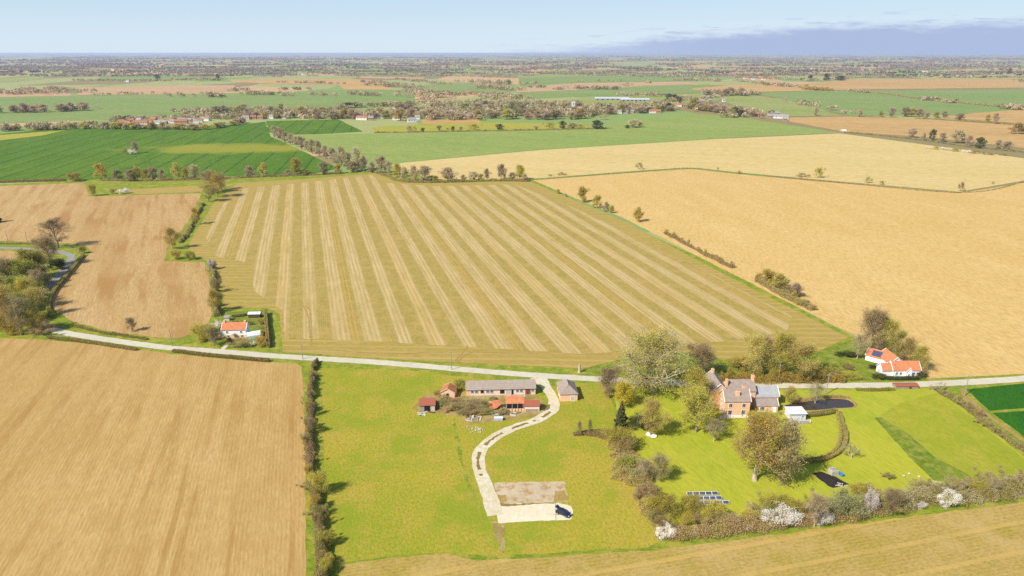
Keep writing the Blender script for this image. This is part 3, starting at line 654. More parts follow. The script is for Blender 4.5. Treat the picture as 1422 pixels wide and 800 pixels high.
    def debris(cx, cy, n, sx_, sy_, L0, L1, grp, lab):
        for i in range(n):
            px = cx + rr.gauss(0, sx_); py = cy + rr.gauss(0, sy_); L = rr.uniform(L0, L1); w = rr.uniform(.12, .3)
            o = MB().box(-L / 2, L / 2, -w, w, .08, .08 + rr.uniform(.06, .22)).obj("fallen_plank", rr.choice(["timber_grey", "timber_pale", "timber_pale", "timber_dark"]), None, (*G(px, py), .0), rr.uniform(-.5, .5) + (1.4 if rr.random() < .2 else 0))
            props(o, lab, "plank", grp)
    debris(657, 581, 14, 6, 3, 1.2, 3.6, "planks in the long heap of the yard", "weathered plank in the heap left of the pale water tank")
    debris(690, 577, 14, 9, 2.5, 1.0, 3.4, "planks before the collapsed shed", "fallen plank on the ground before the collapsed orange tiled shed")
    debris(587, 574, 11, 5, 2.2, 1.0, 3.2, "planks before the open shed", "pale plank strewn before the rusty red open shed")
    debris(708, 575, 8, 8, 1.6, 1.0, 3.0, "planks before the cart shed", "loose board lying before the cart shed's brick yard wall")
    t = thing("rubble_heap", "low heap of pale bricks and stones lying alone on the meadow grass", "rubble", G(661, 597))
    for i in range(26):
        x, y = rr.gauss(0, 1.4), rr.gauss(0, .9); s = rr.uniform(.12, .32)
        o = MB().box(-s, s, -s * .6, s * .6, 0, s).obj("stone", rr.choice(["timber_grey", "concrete", "concrete", "timber_pale"]), t, (x, y, 0), rr.uniform(0, 3))
ruin_sheds()
def brick_house():
    loc, rz, W = at_px((1005, 578.5), (1039, 577.5)); W = 8.8
    t = thing("brick_house", "large red brick farmhouse with dark slate roofs and several brick chimneys", "house", loc, R_(1))
    _, r1 = gable(t, 0, W, 0, 6.4, 5.9, 2.9, "brick_red", "roof_slate", verge="paint_white")
    for x in (2.0, 6.6):
        opening(t, 'f', x, 3.6, 1.25, 1.55, bars=1); opening(t, 'f', x, .8, 1.35, 1.75, bars=1)
    MB().box(-.1, W + .1, -.06, -.004, 0, .5).obj("plinth", "render_white", t)
    chimney(r1, 4.6, 1.6, 6.2, 9.0, 1.3, .8)
    chimney(r1, 7.9, 5.4, 6.6, 9.0, .8, .7)
    opening(t, 'l', 3.2, 3.6, 1.1, 1.5); opening(t, 'l', 2.0, .8, 1.1, 1.6); opening(t, 'l', 4.6, .8, 1.1, 1.6)
    # west range, ridge away from the front
    _, r2 = gable(t, -3.2, 3.2, 6.45, 17.5, 6.3, 3.0, "brick_red", "roof_slate", 'y', verge="paint_white", nw='wing_wall', nr='wing_roof')
    for y in (8.0, 11.0, 14.2):
        opening(t, 'l', y, 3.8, 1.1, 1.4, at=-3.2); opening(t, 'l', y, .9, 1.1, 1.5, at=-3.2)
    chimney(r2, 3.0, 9.0, 6.6, 10.0, .7, 1.0); chimney(r2, 0, 16.2, 8.6, 10.7, .9, .7)
    MB().box(-4.6, -3.25, 6.6, 9.0, 0, 2.4).obj("porch", "render_white", t)
    # middle range behind
    _, r3 = gable(t, 3.3, 13.2, 7.2, 14.2, 6.0, 2.9, "brick_red", "roof_slate", over=.22, nw='range_wall', nr='range_roof')
    chimney(r3, 12.8, 10.7, 8.4, 10.6, .8, 1.2)
    opening(t, 'f', 10.2, 3.7, 1.1, 1.3, at=7.2); opening(t, 'f', 10.4, .8, 1.0, 1.6, at=7.2)
    MB().box(11.0, 11.9, 7.11, 7.19, .05, 2.2).obj("door", "paint_white", t)
    # east range with paler slates, and low scullery in front of it
    gable(t, 13.35, 21.8, 7.6, 13.8, 4.0, 2.3, "brick_red", "roof_slate_pale", over=.3, verge="paint_white", nw='east_wall', nr='east_roof')
    MB().box(13.4, 22.0, 7.24, 7.3, 3.55, 3.75).obj("gutter", "paint_white", t)
    _, r5 = gable(t, 12.6, 20.0, 3.0, 7.2, 2.4, 1.7, "brick_red", "roof_slate", over=.2, verge="paint_white", nw='scullery_wall', nr='scullery_roof')
    opening(t, 'f', 14.4, .6, 1.6, 1.5, "window", bars=2, at=3.0); MB().box(13.0, 15.6, 2.9, 2.985, 0.02, .6).obj("render_panel", "render_white", t)
    opening(t, 'f', 18.6, .05, 1.5, 2.1, "door", "paint_white", "paint_white", at=3.0)
    props(sheet("terrace", "slab_pale", [(999, 577), (1043, 576), (1044, 580), (1000, 582)], .06, .8, .1, 90))
    t2 = thing("garden_cabin", "pale blue grey garden cabin with flat roof and white railing by the pond", "cabin", G(1096, 584.5), R_(2))
    MB().box(0, 5.6, 0, 4.2, .35, 2.75).obj("wall", "paint_pale", t2)
    MB().poly([(-.3, -.5, 2.76), (5.9, -.5, 2.76), (5.9, 4.5, 2.95), (-.3, 4.5, 2.95), (-.3, -.5, 2.9), (5.9, -.5, 2.9), (5.9, 4.5, 3.09), (-.3, 4.5, 3.09)], [(0, 3, 2, 1), (4, 5, 6, 7), (0, 1, 5, 4), (1, 2, 6, 5), (2, 3, 7, 6), (3, 0, 4, 7)]).obj("roof", "polytunnel", t2)
    MB().box(-.6, 6.4, -2.2, 0, .0, .34).obj("deck", "timber_grey", t2)
    opening(t2, 'f', 1.8, .4, 1.5, 2.0, "door", "paint_white", "paint_pale"); opening(t2, 'f', 4.4, 1.2, .9, .8)
    for x in (-.5, 2.4, 6.2): MB().box(x, x + .16, -2.15, -2.0, .34, 1.5).obj("railing_post", "paint_white", t2)
    MB().box(-.34, 6.2, -2.1, -2.04, 1.25, 1.36).obj("railing_rail", "paint_white", t2)
brick_house()
def white_farm():
    loc = G(1228.5, 523.5)
    t = thing("white_farmhouse", "rambling white rendered farmhouse with orange tiled roofs and a projecting gabled porch", "house", loc, R_(0))
    gable(t, 3.0, 13.6, 0, 5.6, 2.9, 2.6, "render_white", "roof_pantile", verge="paint_white")
    gable(t, -.9, 2.95, .6, 5.2, 2.5, 2.0, "render_white", "roof_pantile", verge="paint_white", nw='wing_wall', nr='wing_roof')
    gable(t, 7.2, 9.4, -1.6, 2.6, 3.0, 1.5, "render_white", "roof_pantile", 'y', over=.15, verge="paint_white", nw='porch_wall', nr='porch_roof')
    gable(t, 4.2, 10.0, 5.65, 14.5, 3.1, 2.6, "render_white", "roof_pantile", 'y', verge="paint_white", nw='rear_wall', nr='rear_roof')
    m = MB().prism([(13.65, .8, 0), (15.9, .8, 0), (15.9, .8, 1.7), (13.65, .8, 3.0)], (0, 4.0, 0)); m.obj("lean_to", "render_white", t)
    MB().prism([(13.72, .6, 3.06), (16.2, .6, 1.62), (16.2, .6, 1.74), (13.72, .6, 3.18)], (0, 4.4, 0)).obj("lean_to_roof", "roof_pantile", t)
    for x in (4.4, 6.0, 11.2, 12.6): opening(t, 'f', x, 1.0, 1.0, 1.1)
    opening(t, 'f', 8.3, .05, 1.0, 2.0, "door", "paint_white", "timber_grey", at=-1.6)
    opening(t, 'l', 2.9, 1.0, .9, 1.0, at=-.9)
    a = G(1230, 508)
    b = thing("white_outbuilding", "white gabled outbuilding with orange tiles and dark solar sheet behind the farmhouse", "outbuilding", a, R_(46))
    _, ro = gable(b, 0, 6.0, 0, 8.0, 2.4, 2.2, "render_white", "roof_pantile", 'y', verge="paint_white")
    p = MB(); ang = math.atan2(2.2, 3.0)
    f = lambda u, y, h: (u * math.cos(ang) - h * math.sin(ang) - .2, y, 2.45 + u * math.sin(ang) + h * math.cos(ang))
    v = [f(u, y, h) for h in (.16, .24) for u, y in ((.5, 1.0), (3.1, 1.0), (3.1, 6.0), (.5, 6.0))]
    p.poly(v, [(0, 3, 2, 1), (4, 5, 6, 7), (0, 1, 5, 4), (1, 2, 6, 5), (2, 3, 7, 6), (3, 0, 4, 7)]).obj("solar_panel", "solar_cells", ro)
    loc = G(1244, 540)
    s = thing("red_shed", "long low shed roofed in rusty red sheets below the roadside", "shed", loc, R_(1))
    gable(s, 0, 8.6, 0, 2.8, 1.0, .45, "timber_grey", "rust_sheet", over=.2)
    MB().box(5.0, 6.0, -.06, -.004, .05, .9).obj("door", "timber_dark", s)
white_farm()
def cottage():
    loc, rz, W = at_px((309.5, 470.5), (342.5, 470.5)); W = 10.4
    t = thing("white_cottage", "white and brick cottage with orange tiled roof standing alone by the field", "cottage", loc, R_(2))
    _, ro = gable(t, 0, W, 0, 5.2, 4.3, 2.4, "render_white", "roof_pantile", verge="paint_white")
    MB().box(.02, W - .02, -.05, -.004, 0, 1.75).obj("brick_front", "brick_red", t)
    for x in (2.2, 8.3): opening(t, 'f', x, 2.7, .95, 1.0)
    for x in (2.6, 8.7): opening(t, 'f', x, .6, 1.1, 1.2, at=-.05)
    opening(t, 'f', 5.4, .05, 1.0, 2.0, "door", "paint_white", "timber_grey", at=-.05)
    MB().prism([(4.5, -1.2, 2.2), (6.3, -1.2, 2.2), (5.4, -1.2, 2.7)], (0, 1.14, 0)).obj("door_hood", "roof_slate", t)
    chimney(ro, .7, 2.6, 5.9, 7.7, .8, .9); chimney(ro, W - .7, 2.6, 5.9, 7.7, .8, .9)
    MB().prism([(-2.2, .6, 0), (-.02, .6, 0), (-.02, .6, 2.6), (-2.2, .6, 1.9)], (0, 3.4, 0)).obj("lean_to", "brick_red", t)
    MB().prism([(-2.4, .4, 1.88), (-.02, .4, 2.66), (-.02, .4, 2.8), (-2.4, .4, 2.02)], (0, 3.8, 0)).obj("lean_to_roof", "roof_slate_pale", t)
    a = G(343.5, 472)
    g = thing("glasshouse", "pale polythene covered greenhouse beside the cottage's gable end", "greenhouse", a, R_(24))
    m = MB(); sec = [(0, 0), (0, 1.5), (.7, 2.5), (1.9, 2.9), (3.1, 2.5), (3.8, 1.5), (3.8, 0)]
    m.prism([(0, p, q) for p, q in sec], (5.8, 0, 0)); m.obj("cover", "polytunnel", g)
    for i in range(5): MB().prism([(i * 1.45 - .04, (p - 1.9) * 1.02 + 1.9, q * 1.02) for p, q in sec], (.08, 0, 0)).obj("hoop", "paint_white", g)
    MB().box(-.08, -.045, 1.3, 2.5, .05, 2.0).obj("door", "paint_white", g)
    b = thing("white_shed", "white roofed garden shed behind the lone cottage", "shed", G(345, 442), R_(4))
    gable(b, 0, 5.6, 0, 2.6, 2.0, .6, "timber_dark", "polytunnel", over=.2)
    d = thing("log_store", "pale timber store at the back of the cottage garden", "store", G(311.5, 446), R_(2))
    MB().box(0, 2.4, 0, 1.6, 0, 1.7).obj("wall", "timber_pale", d); MB().prism([(-.2, -.3, 1.75), (2.6, -.3, 1.75), (2.6, 1.9, 2.15), (-.2, 1.9, 2.15)], (0, 0, .12)).obj("roof", "timber_grey", d)
    sheet("drive", "track_pale", [(302, 490), (309, 489.5), (319, 477), (313, 477)], .07, .8, .1, 91)
cottage()

# ------------------------------------------------------------------ car, panels, poles, garden things
def car():
    a = G(782.5, 714.5)
    t = thing("parked_car", "dark blue hatchback parked on the pale concrete slab", "car", a, R_(-36))
    L, Wd = 4.3, 1.78
    prof = [(-2.15, .35), (-2.15, .78), (-2.05, .95), (-1.75, 1.02), (.95, .98), (1.75, .84), (2.12, .66), (2.15, .35)]
    secs = []
    for y, k, zz in ((-.89, .94, .95), (-.82, 1., 1.), (.82, 1., 1.), (.89, .94, .95)):
        secs.append([(x * k, y, .22 + (z - .22) * zz) for x, z in prof])
    m = MB(); n = len(prof); m.v = [p for s in secs for p in s]
    for i in range(3):
        for j in range(n): m.f.append((i * n + j, i * n + (j + 1) % n, (i + 1) * n + (j + 1) % n, (i + 1) * n + j))
    m.f += [tuple(range(n))[::-1], tuple(range(3 * n, 4 * n))]
    m.obj("body", "car_paint", t)
    cab = [(-1.98, 1.0, .80), (-1.55, 1.46, .62), (.1, 1.48, .60), (1.05, .97, .78)]
    g = MB(); g.v = [(x, -w, z) for x, z, w in cab] + [(x, w, z) for x, z, w in cab]
    g.f = [(0, 3, 2, 1), (4, 5, 6, 7), (0, 1, 5, 4), (1, 2, 6, 5), (2, 3, 7, 6), (3, 0, 4, 7)]; g.obj("window", "glass_dark", t)
    MB().poly([(-1.6, -.63, 1.475), (.12, -.61, 1.49), (.12, .61, 1.49), (-1.6, .63, 1.475), (-1.5, -.5, 1.53), (0, -.5, 1.54), (0, .5, 1.54), (-1.5, .5, 1.53)], [(0, 1, 5, 4), (1, 2, 6, 5), (2, 3, 7, 6), (3, 0, 4, 7), (4, 5, 6, 7)]).obj("roof", "car_paint", t)
    for x in (-1.35, 1.35):
        for y in (-.86, .86):
            w = MB().tube((x, y - .1, .32), (x, y + .1, .32), .32, .32, 14).obj("wheel", "rubber", t)
            s = 1 if y > 0 else -1; MB().tube((x, y + s * .1, .32), (x, y + s * .115, .32), .2, .18, 10).obj("rim", "chrome", w)
    for y in (-.62, .62):
        MB().box(1.98, 2.14, y - .2, y + .2, .6, .74).obj("headlight", "lamp_glass", t); MB().box(-2.17, -2.05, y - .14, y + .14, .68, .95).obj("tail_light", "lamp_red", t)
    MB().box(2.1, 2.17, -.6, .6, .36, .5).obj("bumper", "rubber", t)
    for y in (-1, 1): MB().box(.62, .82, y * .98 - .1, y * .98 + .1, 1.0, 1.14).obj("mirror", "car_paint", t)
    # raised tailgate and an open rear door
    MB().prism([(-1.6, -.62, 1.5), (-1.6, .62, 1.5), (-2.45, .58, 1.86), (-2.45, -.58, 1.86)], (0, 0, .06)).obj("tailgate", "car_paint", t)
    MB().prism([(-.2, .9, .35), (-.95, 1.5, .35), (-.95, 1.5, 1.0), (-.2, .9, 1.0)], (.05, .06, 0)).obj("door", "car_paint", t)
car()
def solar_rows():
    tilt = R_(32)
    for k, (x0, x1, y, lab) in enumerate(((954, 997.5, 689, "row of five solar panels on the lawn, the one toward the farmhouse"), (960, 1003, 695.5, "middle row of five solar panels on the lawn"), (969, 1013, 702, "row of five solar panels on the lawn closest to the blossoming hedge"))):
        loc, rz, W = at_px((x0, y), (x1, y - .8)); pw = W / 5
        t = thing("solar_array", lab, "solar panels", loc, rz, "solar panel rows")
        me = MB().box(.07, pw - .07, 0, .95, 0, .05).mesh("panel", "solar_cells")
        fr = MB().box(.01, .07, -.03, .98, -.02, .07).box(pw - .07, pw - .01, -.03, .98, -.02, .07).box(.07, pw - .07, -.06, 0, -.02, .07).box(.07, pw - .07, .95, 1.01, -.02, .07).mesh("panel_frame", "paint_white")
        for i in range(5):
            for me_, nm in ((me, "panel"), (fr, "panel_frame")):
                o = link(nm, me_, t, (i * pw, 0, .3)); o.rotation_euler = (tilt, 0, 0)
        for i in range(6):
            x = min(max(i * pw, .06), W - .06)
            MB().box(x - .04, x + .04, .03, .1, 0, .28).obj("leg", "sheet_metal", t); MB().box(x - .04, x + .04, .72, .79, 0, .72).obj("leg", "sheet_metal", t)
solar_rows()
def poles():
    P = [(627, 513.5, 8.5, "timber pole beside the road opposite the stable"), (420.5, 499, 8, "timber pole beside the road by the long field hedge's end"), (239, 481, 8, "timber pole by the bright bend of the road"),
         (1339, 550, 9, "timber pole beside the gateway of the dark green crop"), (1147, 547.5, 8.5, "timber pole standing behind the pond"), (1080.5, 531, 8, "timber pole among trees behind the farmhouse"),
         (72, 393, 7.5, "timber pole on the shaded lane edge"), (107, 352, 7, "timber pole near the sharp lane corner"), (11, 335, 7, "first timber pole beside the brown field's grassy lane"), (38, 336, 7, "second timber pole beside the brown field's grassy lane"),
         (640, 218, 11, "power pole in the pale green field"), (500, 211, 11, "power pole in the green field near the tree row"), (797, 207, 12, "power pole at the pale green field's edge"), (348, 201, 12, "pair pole in the yellowed crop patch"), (352.5, 201, 12, "twin pole in the yellowed crop patch"),
         (225, 187, 10, "power pole in the dark green field"), (307, 191, 10, "power pole in the green field by the poplar end")]
    for px, py, h, lab in P:
        t = thing("utility_pole", lab, "pole", G(px, py), 0, "power and telephone poles")
        MB().tube((0, 0, 0), (0, 0, h), .17, .12, 7).obj("shaft", "timber_grey", t)
        MB().box(-.7, .7, -.18, -.125, h - .8, h - .66).obj("crossarm", "timber_grey", t)
        for x in (-.6, 0, .6): MB().tube((x, -.15, h - .66), (x, -.15, h - .48), .05, .04, 5).obj("insulator", "stone_white", t)
poles()
def garden_bits():
    rr = random.Random(3)
    for k, (x, y, s, lab) in enumerate(((902.5, 604.5, 1.1, "upright white boulder at the foot of the pale crowned tree"), (907.5, 606.5, 1.0, "flat white boulder on the lawn below the pale crowned tree"))):
        me = bpy.data.meshes.new("white_boulder"); import bmesh
        bm = bmesh.new(); bmesh.ops.create_icosphere(bm, subdivisions=2, radius=s)
        for v in bm.verts: v.co *= 1 + rr.uniform(-.14, .14); v.co.z = max(-.25, v.co.z * (.8 if k == 0 else .5)); v.co.x *= 1.2
        for v in bm.verts: v.co.z += .25
        bm.to_mesh(me); bm.free(); me.materials.append(MATS["stone_white"]); props(link("white_boulder", me, None, (*G(x, y), .02)), lab, "boulder", "white boulders under the tree")
    t = thing("tree_stump", "tall pale dead tree stump standing on the roadside verge", "stump", G(804.5, 517))
    m = MB(); prof = [(0, .75), (.5, .55), (1.6, .48), (2.8, .44), (3.5, .36)]; n = 9
    for z, r in prof: m.v += [(r * rr.uniform(.85, 1.15) * math.cos(i * 2 * math.pi / n), r * rr.uniform(.85, 1.15) * math.sin(i * 2 * math.pi / n), z + (rr.uniform(-.3, .3) if z > 3 else 0)) for i in range(n)]
    for k in range(4): m.f += [(k * n + i, k * n + (i + 1) % n, (k + 1) * n + (i + 1) % n, (k + 1) * n + i) for i in range(n)]
    m.f.append(tuple(range(4 * n, 5 * n))); m.obj("trunk", "bark_pale", t); MB().tube((.2, 0, 2.4), (.9, .1, 3.3), .16, .08, 6).obj("branch_stub", "bark_pale", t)
    t = thing("compost_bin", "grey concrete compost bin beside the black vegetable bed", "bin", G(1155, 661), R_(12))
    MB().box(0, 2.3, 0, .25, 0, 1.5).obj("side", "concrete", t); MB().box(0, 2.3, 1.7, 1.95, 0, 1.6).obj("side", "concrete", t)
    MB().box(0, .25, .25, 1.7, 0, 1.55).obj("side", "concrete", t); MB().box(.3, 2.2, .3, 1.65, 0, 1.2).obj("heap", "timber_grey", t)
    t = thing("tarpaulin", "bright blue tarpaulin over a long stack by the compost bin", "tarpaulin", G(1171.5, 662), R_(118))
    m = MB(); sec = [(-.5, 0), (-.42, .5), (-.12, .85), (.2, .82), (.45, .45), (.52, 0)]; n = 6
    for i in range(7): m.v += [(i * .55, y * (1 + .08 * math.sin(i * 2.1)), z * (1 + .12 * math.sin(i * 1.7 + y))) for y, z in sec]
    for i in range(6): m.f += [(i * n + j, i * n + j + 1, (i + 1) * n + j + 1, (i + 1) * n + j) for j in range(n - 1)]
    m.f += [tuple(range(n)), tuple(range(6 * n, 7 * n))[::-1]]; m.obj("cover", "tarp_blue", t)
    for i in (1, 5): MB().tube((i * .55, -.62, .05), (i * .55, .62, .05), .05, .05, 5).obj("weight_pole", "timber_grey", t)
    for k in range(16):
        t_ = link("bed_stone", MB().box(-.22, .22, -.14, .14, 0, .18).mesh("bed_stone", "concrete"), None, (*G(1161 + rr.uniform(0, 17), 671 + rr.uniform(0, 5)), .055), rr.uniform(0, 3))
        props(t_, "small grey stone at the black vegetable bed's corner", "stone", "stones at the vegetable bed")
    for x, y in ((1255, 662), (1262, 659), (1276, 663), (1270, 669), (1287, 676), (1292, 679), (1283, 673)):
        o = link("daffodil_clump", MB().tube((0, 0, 0), (0, 0, .35), .12, .4, 7).mesh("daffodil_clump", "blossom"), None, (*G(x, y), .03))
        props(o, "small pale flower clump on the lawn beside the brown round bush", "flowers", "flower clumps on the lawn")
garden_bits()

# ------------------------------------------------------------------ trees
def quads(P, size, rs, aspect=(.6, 1.0), axis=None, flat=0.):
    """leaf or twig faces: one small tilted quad per point"""
    n = len(P); a = rs.normal(size=(n, 3)) if axis is None else axis + rs.normal(size=(n, 3)) * .25
    if flat: a[:, 2] *= 1 - flat
    a /= np.linalg.norm(a, axis=1)[:, None]; b = np.cross(a, rs.normal(size=(n, 3))); b /= np.linalg.norm(b, axis=1)[:, None] + 1e-9
    s = (np.asarray(size) * rs.uniform(.6, 1.4, n))[:, None]; b = b * s * rs.uniform(*aspect, n)[:, None]; a = a * s
    V = np.empty((n, 4, 3)); V[:, 0] = P - a * .5 - b * .35; V[:, 1] = P - b * .5 + a * .1; V[:, 2] = P + a * .5 + b * .2; V[:, 3] = P + b * .5 - a * .15
    return V.reshape(-1, 3), np.arange(n * 4).reshape(n, 4)
def tube_np(pts, rad, k):
    d = np.gradient(pts, axis=0); d /= np.linalg.norm(d, axis=1)[:, None] + 1e-9
    ref = np.where(np.abs(d[:, 2:3]) > .9, [[1., 0, 0]], [[0., 0, 1]]); u = np.cross(d, ref); u /= np.linalg.norm(u, axis=1)[:, None] + 1e-9; w = np.cross(d, u)
    an = np.arange(k) * 2 * np.pi / k
    V = pts[:, None] + (u[:, None] * np.cos(an)[None, :, None] + w[:, None] * np.sin(an)[None, :, None]) * np.asarray(rad)[:, None, None]
    m = len(pts); i = np.arange(m - 1)[:, None] * k; j = np.arange(k)[None]; j2 = (j + 1) % k
    Fq = np.stack([i + j, i + j2, i + k + j2, i + k + j], -1).reshape(-1, 4)
    return V.reshape(-1, 3), Fq
def skeleton(rs, H, R, th, tr, n1, n2, n3, stems=1, droop=.1, top=.9):
    """branches as (points, radii, level) inside a crown ellipsoid between th and H"""
    B = []; cz = (th + H) / 2; rz = (H - th) / 2
    roots = []
    for s in range(stems):
        lean = rs.normal(size=2) * (.04 if stems == 1 else .28) * R; zt = th + (H - th) * top * rs.uniform(.75, 1) if stems == 1 else H * rs.uniform(.6, .9)
        t = np.linspace(0, 1, 7)[:, None]; base = np.append(rs.normal(size=2) * (.0 if stems == 1 else .1 * R), -.1)
        tip = np.array([lean[0] * 2, lean[1] * 2, zt]); p = base + (tip - base) * t; p[1:-1, :2] += rs.normal(size=(5, 2)) * .035 * R
        r0 = tr if stems == 1 else tr * rs.uniform(.4, .7)
        B.append((p, r0 * (1 - .85 * t[:, 0]) * np.where(t[:, 0] < .02, 1.5, 1), 0)); roots.append((p, r0))
    def grow(p0, d, L, r, lvl):
        m = 5 if lvl < 3 else 3; t = np.linspace(0, 1, m); pts = np.zeros((m, 3)); pts[0] = p0; dd = d.copy()
        for i in range(1, m):
            dd = dd + rs.normal(size=3) * .16; dd[2] += (.12 if lvl < 3 else .05) - droop * (lvl > 1) ; dd /= np.linalg.norm(dd); pts[i] = pts[i - 1] + dd * L / (m - 1)
        pts[:, 2] = np.maximum(pts[:, 2], .15)
        B.append((pts, r * (1 - .8 * t), lvl)); return pts, dd
    l1 = []
    for i in range(n1):
        p, r0 = roots[i % len(roots)]; f = ((i // len(roots)) + rs.uniform(.2, .8)) / max(1, n1 / len(roots))
        zz = th * .85 + (p[-1, 2] - th * .85) * f if stems == 1 else p[-1, 2] * (.15 + .85 * f)
        q = np.array([np.interp(zz, p[:, 2], p[:, k]) for k in range(3)])
        az = i * 2.4 + rs.uniform(-.5, .5); el = R_(12) + R_(62) * f + rs.normal() * .12
        d = np.array([math.cos(az) * math.cos(el), math.sin(az) * math.cos(el), math.sin(el)])
        c = (q - [0, 0, cz]) / [R, R, rz]; e = d / [R, R, rz]
        a_, b_, c_ = e @ e, 2 * c @ e, c @ c - 1; disc = max(b_ * b_ - 4 * a_ * c_, 0); L = max(.25 * R, (-b_ + math.sqrt(disc)) / (2 * a_)) * rs.uniform(.72, 1.0)
        l1.append((grow(q, d, L, r0 * (.42 - .2 * f), 1)[0], L, r0 * (.42 - .2 * f)))
    for pts, L, r in l1:
        for j in range(n2):
            f = rs.uniform(.25, 1); k = f * 4; i0 = min(int(k), 3); q = pts[i0] + (pts[i0 + 1] - pts[i0]) * (k - i0)
            d = pts[i0 + 1] - pts[i0]; d /= np.linalg.norm(d); d = d + rs.normal(size=3) * .62; d /= np.linalg.norm(d); L2 = L * rs.uniform(.28, .5)
            p2, _ = grow(q, d, L2, r * .42, 2)
            for _k in range(n3):
                f3 = rs.uniform(.3, 1); k3 = f3 * 4; i3 = min(int(k3), 3); q3 = p2[i3] + (p2[i3 + 1] - p2[i3]) * (k3 - i3); d3 = p2[i3 + 1] - p2[i3]; d3 /= np.linalg.norm(d3) + 1e-9
                d3 = d3 + rs.normal(size=3) * .6; d3 /= np.linalg.norm(d3); grow(q3, d3, L2 * rs.uniform(.4, .7), r * .18, 3)
    return B
def build_tree(name, seed, mat, H=10., R=4., th=2.2, tr=.22, n1=12, n2=6, n3=4, leaf=.17, nleaf=5000, spread=.35, stems=1, bark="bark", twig=.5, lod=0, cone=False, droop=.1):
    rs = np.random.RandomState(seed); B = skeleton(rs, H, R, th, tr, n1, n2, n3, stems, droop, .95 if cone else .85)
    Vs, Fs, off = [], [], 0
    for p, r, l in B:
        if lod == 1 and l == 3 or lod == 2 and l >= 2: continue
        v, f = tube_np(p, np.maximum(r, .012 if lod == 0 else .03), (7, 5, 4, 3)[l] if lod == 0 else (5, 3, 3, 3)[l]); Vs.append(v); Fs.append(f + off); off += len(v)
    trunk = np_mesh(name + "_trunk", np.concatenate(Vs), np.concatenate(Fs), bark, True)
    if cone:
        az0 = rs.uniform(0, 2 * np.pi, nleaf); z = th + (H - th) * (1 - np.sqrt(rs.uniform(0, 1, nleaf))); rad = R * (1 - (z - th) / (H - th)) ** .8 * (.7 + .22 * np.sin(z * 5.0 + rs.uniform(0, 1)) + .2 * np.sin(3 * az0 + z * 2) + .14 * np.sin(7 * az0 - z * 4)) * np.sqrt(rs.uniform(.15, 1, nleaf)); az = az0
        P = np.stack([rad * np.cos(az), rad * np.sin(az), z + rs.normal(size=nleaf) * .15], 1); V, Fq = quads(P, leaf, rs)
    else:
        ends = [(p, l) for p, r, l in B if l >= (3 if n3 else 2)] or [(p, l) for p, r, l in B if l >= 1]
        idx = rs.randint(0, len(ends), nleaf); pts = np.stack([e[0][-3:] for e in ends]); f = rs.randint(0, 3, nleaf); C = pts[idx, f]; D = pts[idx, 2] - pts[idx, 0]; D /= np.linalg.norm(D, axis=1)[:, None] + 1e-9
        P = C + rs.normal(size=(nleaf, 3)) * spread; P[:, 2] = np.maximum(P[:, 2], .1)
        nt = int(nleaf * twig); V1, F1 = quads(P[:nt], leaf * 3.2, rs, (.05, .11), D[:nt]); V2, F2 = quads(P[nt:], leaf, rs)
        V = np.concatenate([V1, V2]); Fq = np.concatenate([F1, F2 + len(V1)])
    crown = np_mesh(name + "_crown", V, Fq, mat); return trunk, crown
PROTO = {}
def proto(key, **kw): PROTO[key] = kw
# near trees
proto("big_bud", seed=1, mat="bud_olive", R=5, n1=26, n2=8, n3=5, nleaf=15000, leaf=0.186, spread=0.405, twig=.45, tr=0.288)
proto("oak_bud", seed=2, mat="bud_olive", R=5, th=3.6, n1=30, n2=8, n3=5, nleaf=17000, leaf=0.186, spread=0.378, tr=0.36, twig=.4, bark="bark_pale")
proto("olive_tree", seed=3, mat="bud_yellow", R=4, n1=14, n2=7, n3=5, nleaf=9000, leaf=0.186, spread=0.446, twig=.6)
proto("olive_tree_b", seed=13, mat="bud_olive", R=4, n1=13, n2=7, n3=5, nleaf=9000, leaf=0.186, spread=0.486, twig=.6)
proto("bare_tree", seed=4, mat="twig_brown", R=4.6, n1=15, n2=8, n3=7, nleaf=6500, leaf=0.155, spread=0.297, twig=.96, tr=0.274, bark="bark")
proto("pale_bare", seed=5, mat="twig_pale", R=4, n1=13, n2=7, n3=6, nleaf=7000, leaf=0.155, spread=0.378, twig=.85, bark="bark_pale", tr=0.202)
proto("sprawl", seed=6, mat="bud_yellow", R=6.4, th=1.2, n1=30, n2=9, n3=6, nleaf=14000, leaf=.18, spread=.38, twig=.65, tr=.42, bark="bark_pale", droop=.2)
proto("brown_tree", seed=7, mat="twig_brown", R=4, n1=24, n2=7, n3=5, nleaf=9000, leaf=0.186, spread=0.459, twig=.7)
proto("green_tree", seed=8, mat="leaf_green", R=4.4, n1=14, n2=7, n3=5, nleaf=12000, leaf=0.217, spread=0.486, twig=.2)
proto("sage_bush", seed=9, mat="leaf_sage", H=10, R=7, th=.6, n1=26, n2=7, n3=4, stems=6, nleaf=17000, leaf=0.275, spread=0.743, twig=.1)
proto("green_bush", seed=10, mat="leaf_green", H=10, R=6, th=.5, n1=20, n2=6, n3=3, stems=5, nleaf=7000, leaf=0.4, spread=0.81, twig=.1)
proto("olive_bush", seed=11, mat="bud_olive", H=10, R=6, th=.5, n1=22, n2=7, n3=4, stems=6, nleaf=12000, leaf=0.275, spread=0.675, twig=.45)
proto("brown_bush", seed=12, mat="bramble", H=10, R=7, th=.4, n1=22, n2=7, n3=4, stems=6, nleaf=10000, leaf=0.325, spread=0.743, twig=.55)
proto("blossom_bush", seed=14, mat="blossom", H=10, R=7.5, th=.4, n1=24, n2=7, n3=4, stems=6, nleaf=9000, leaf=0.425, spread=0.675, twig=.1)
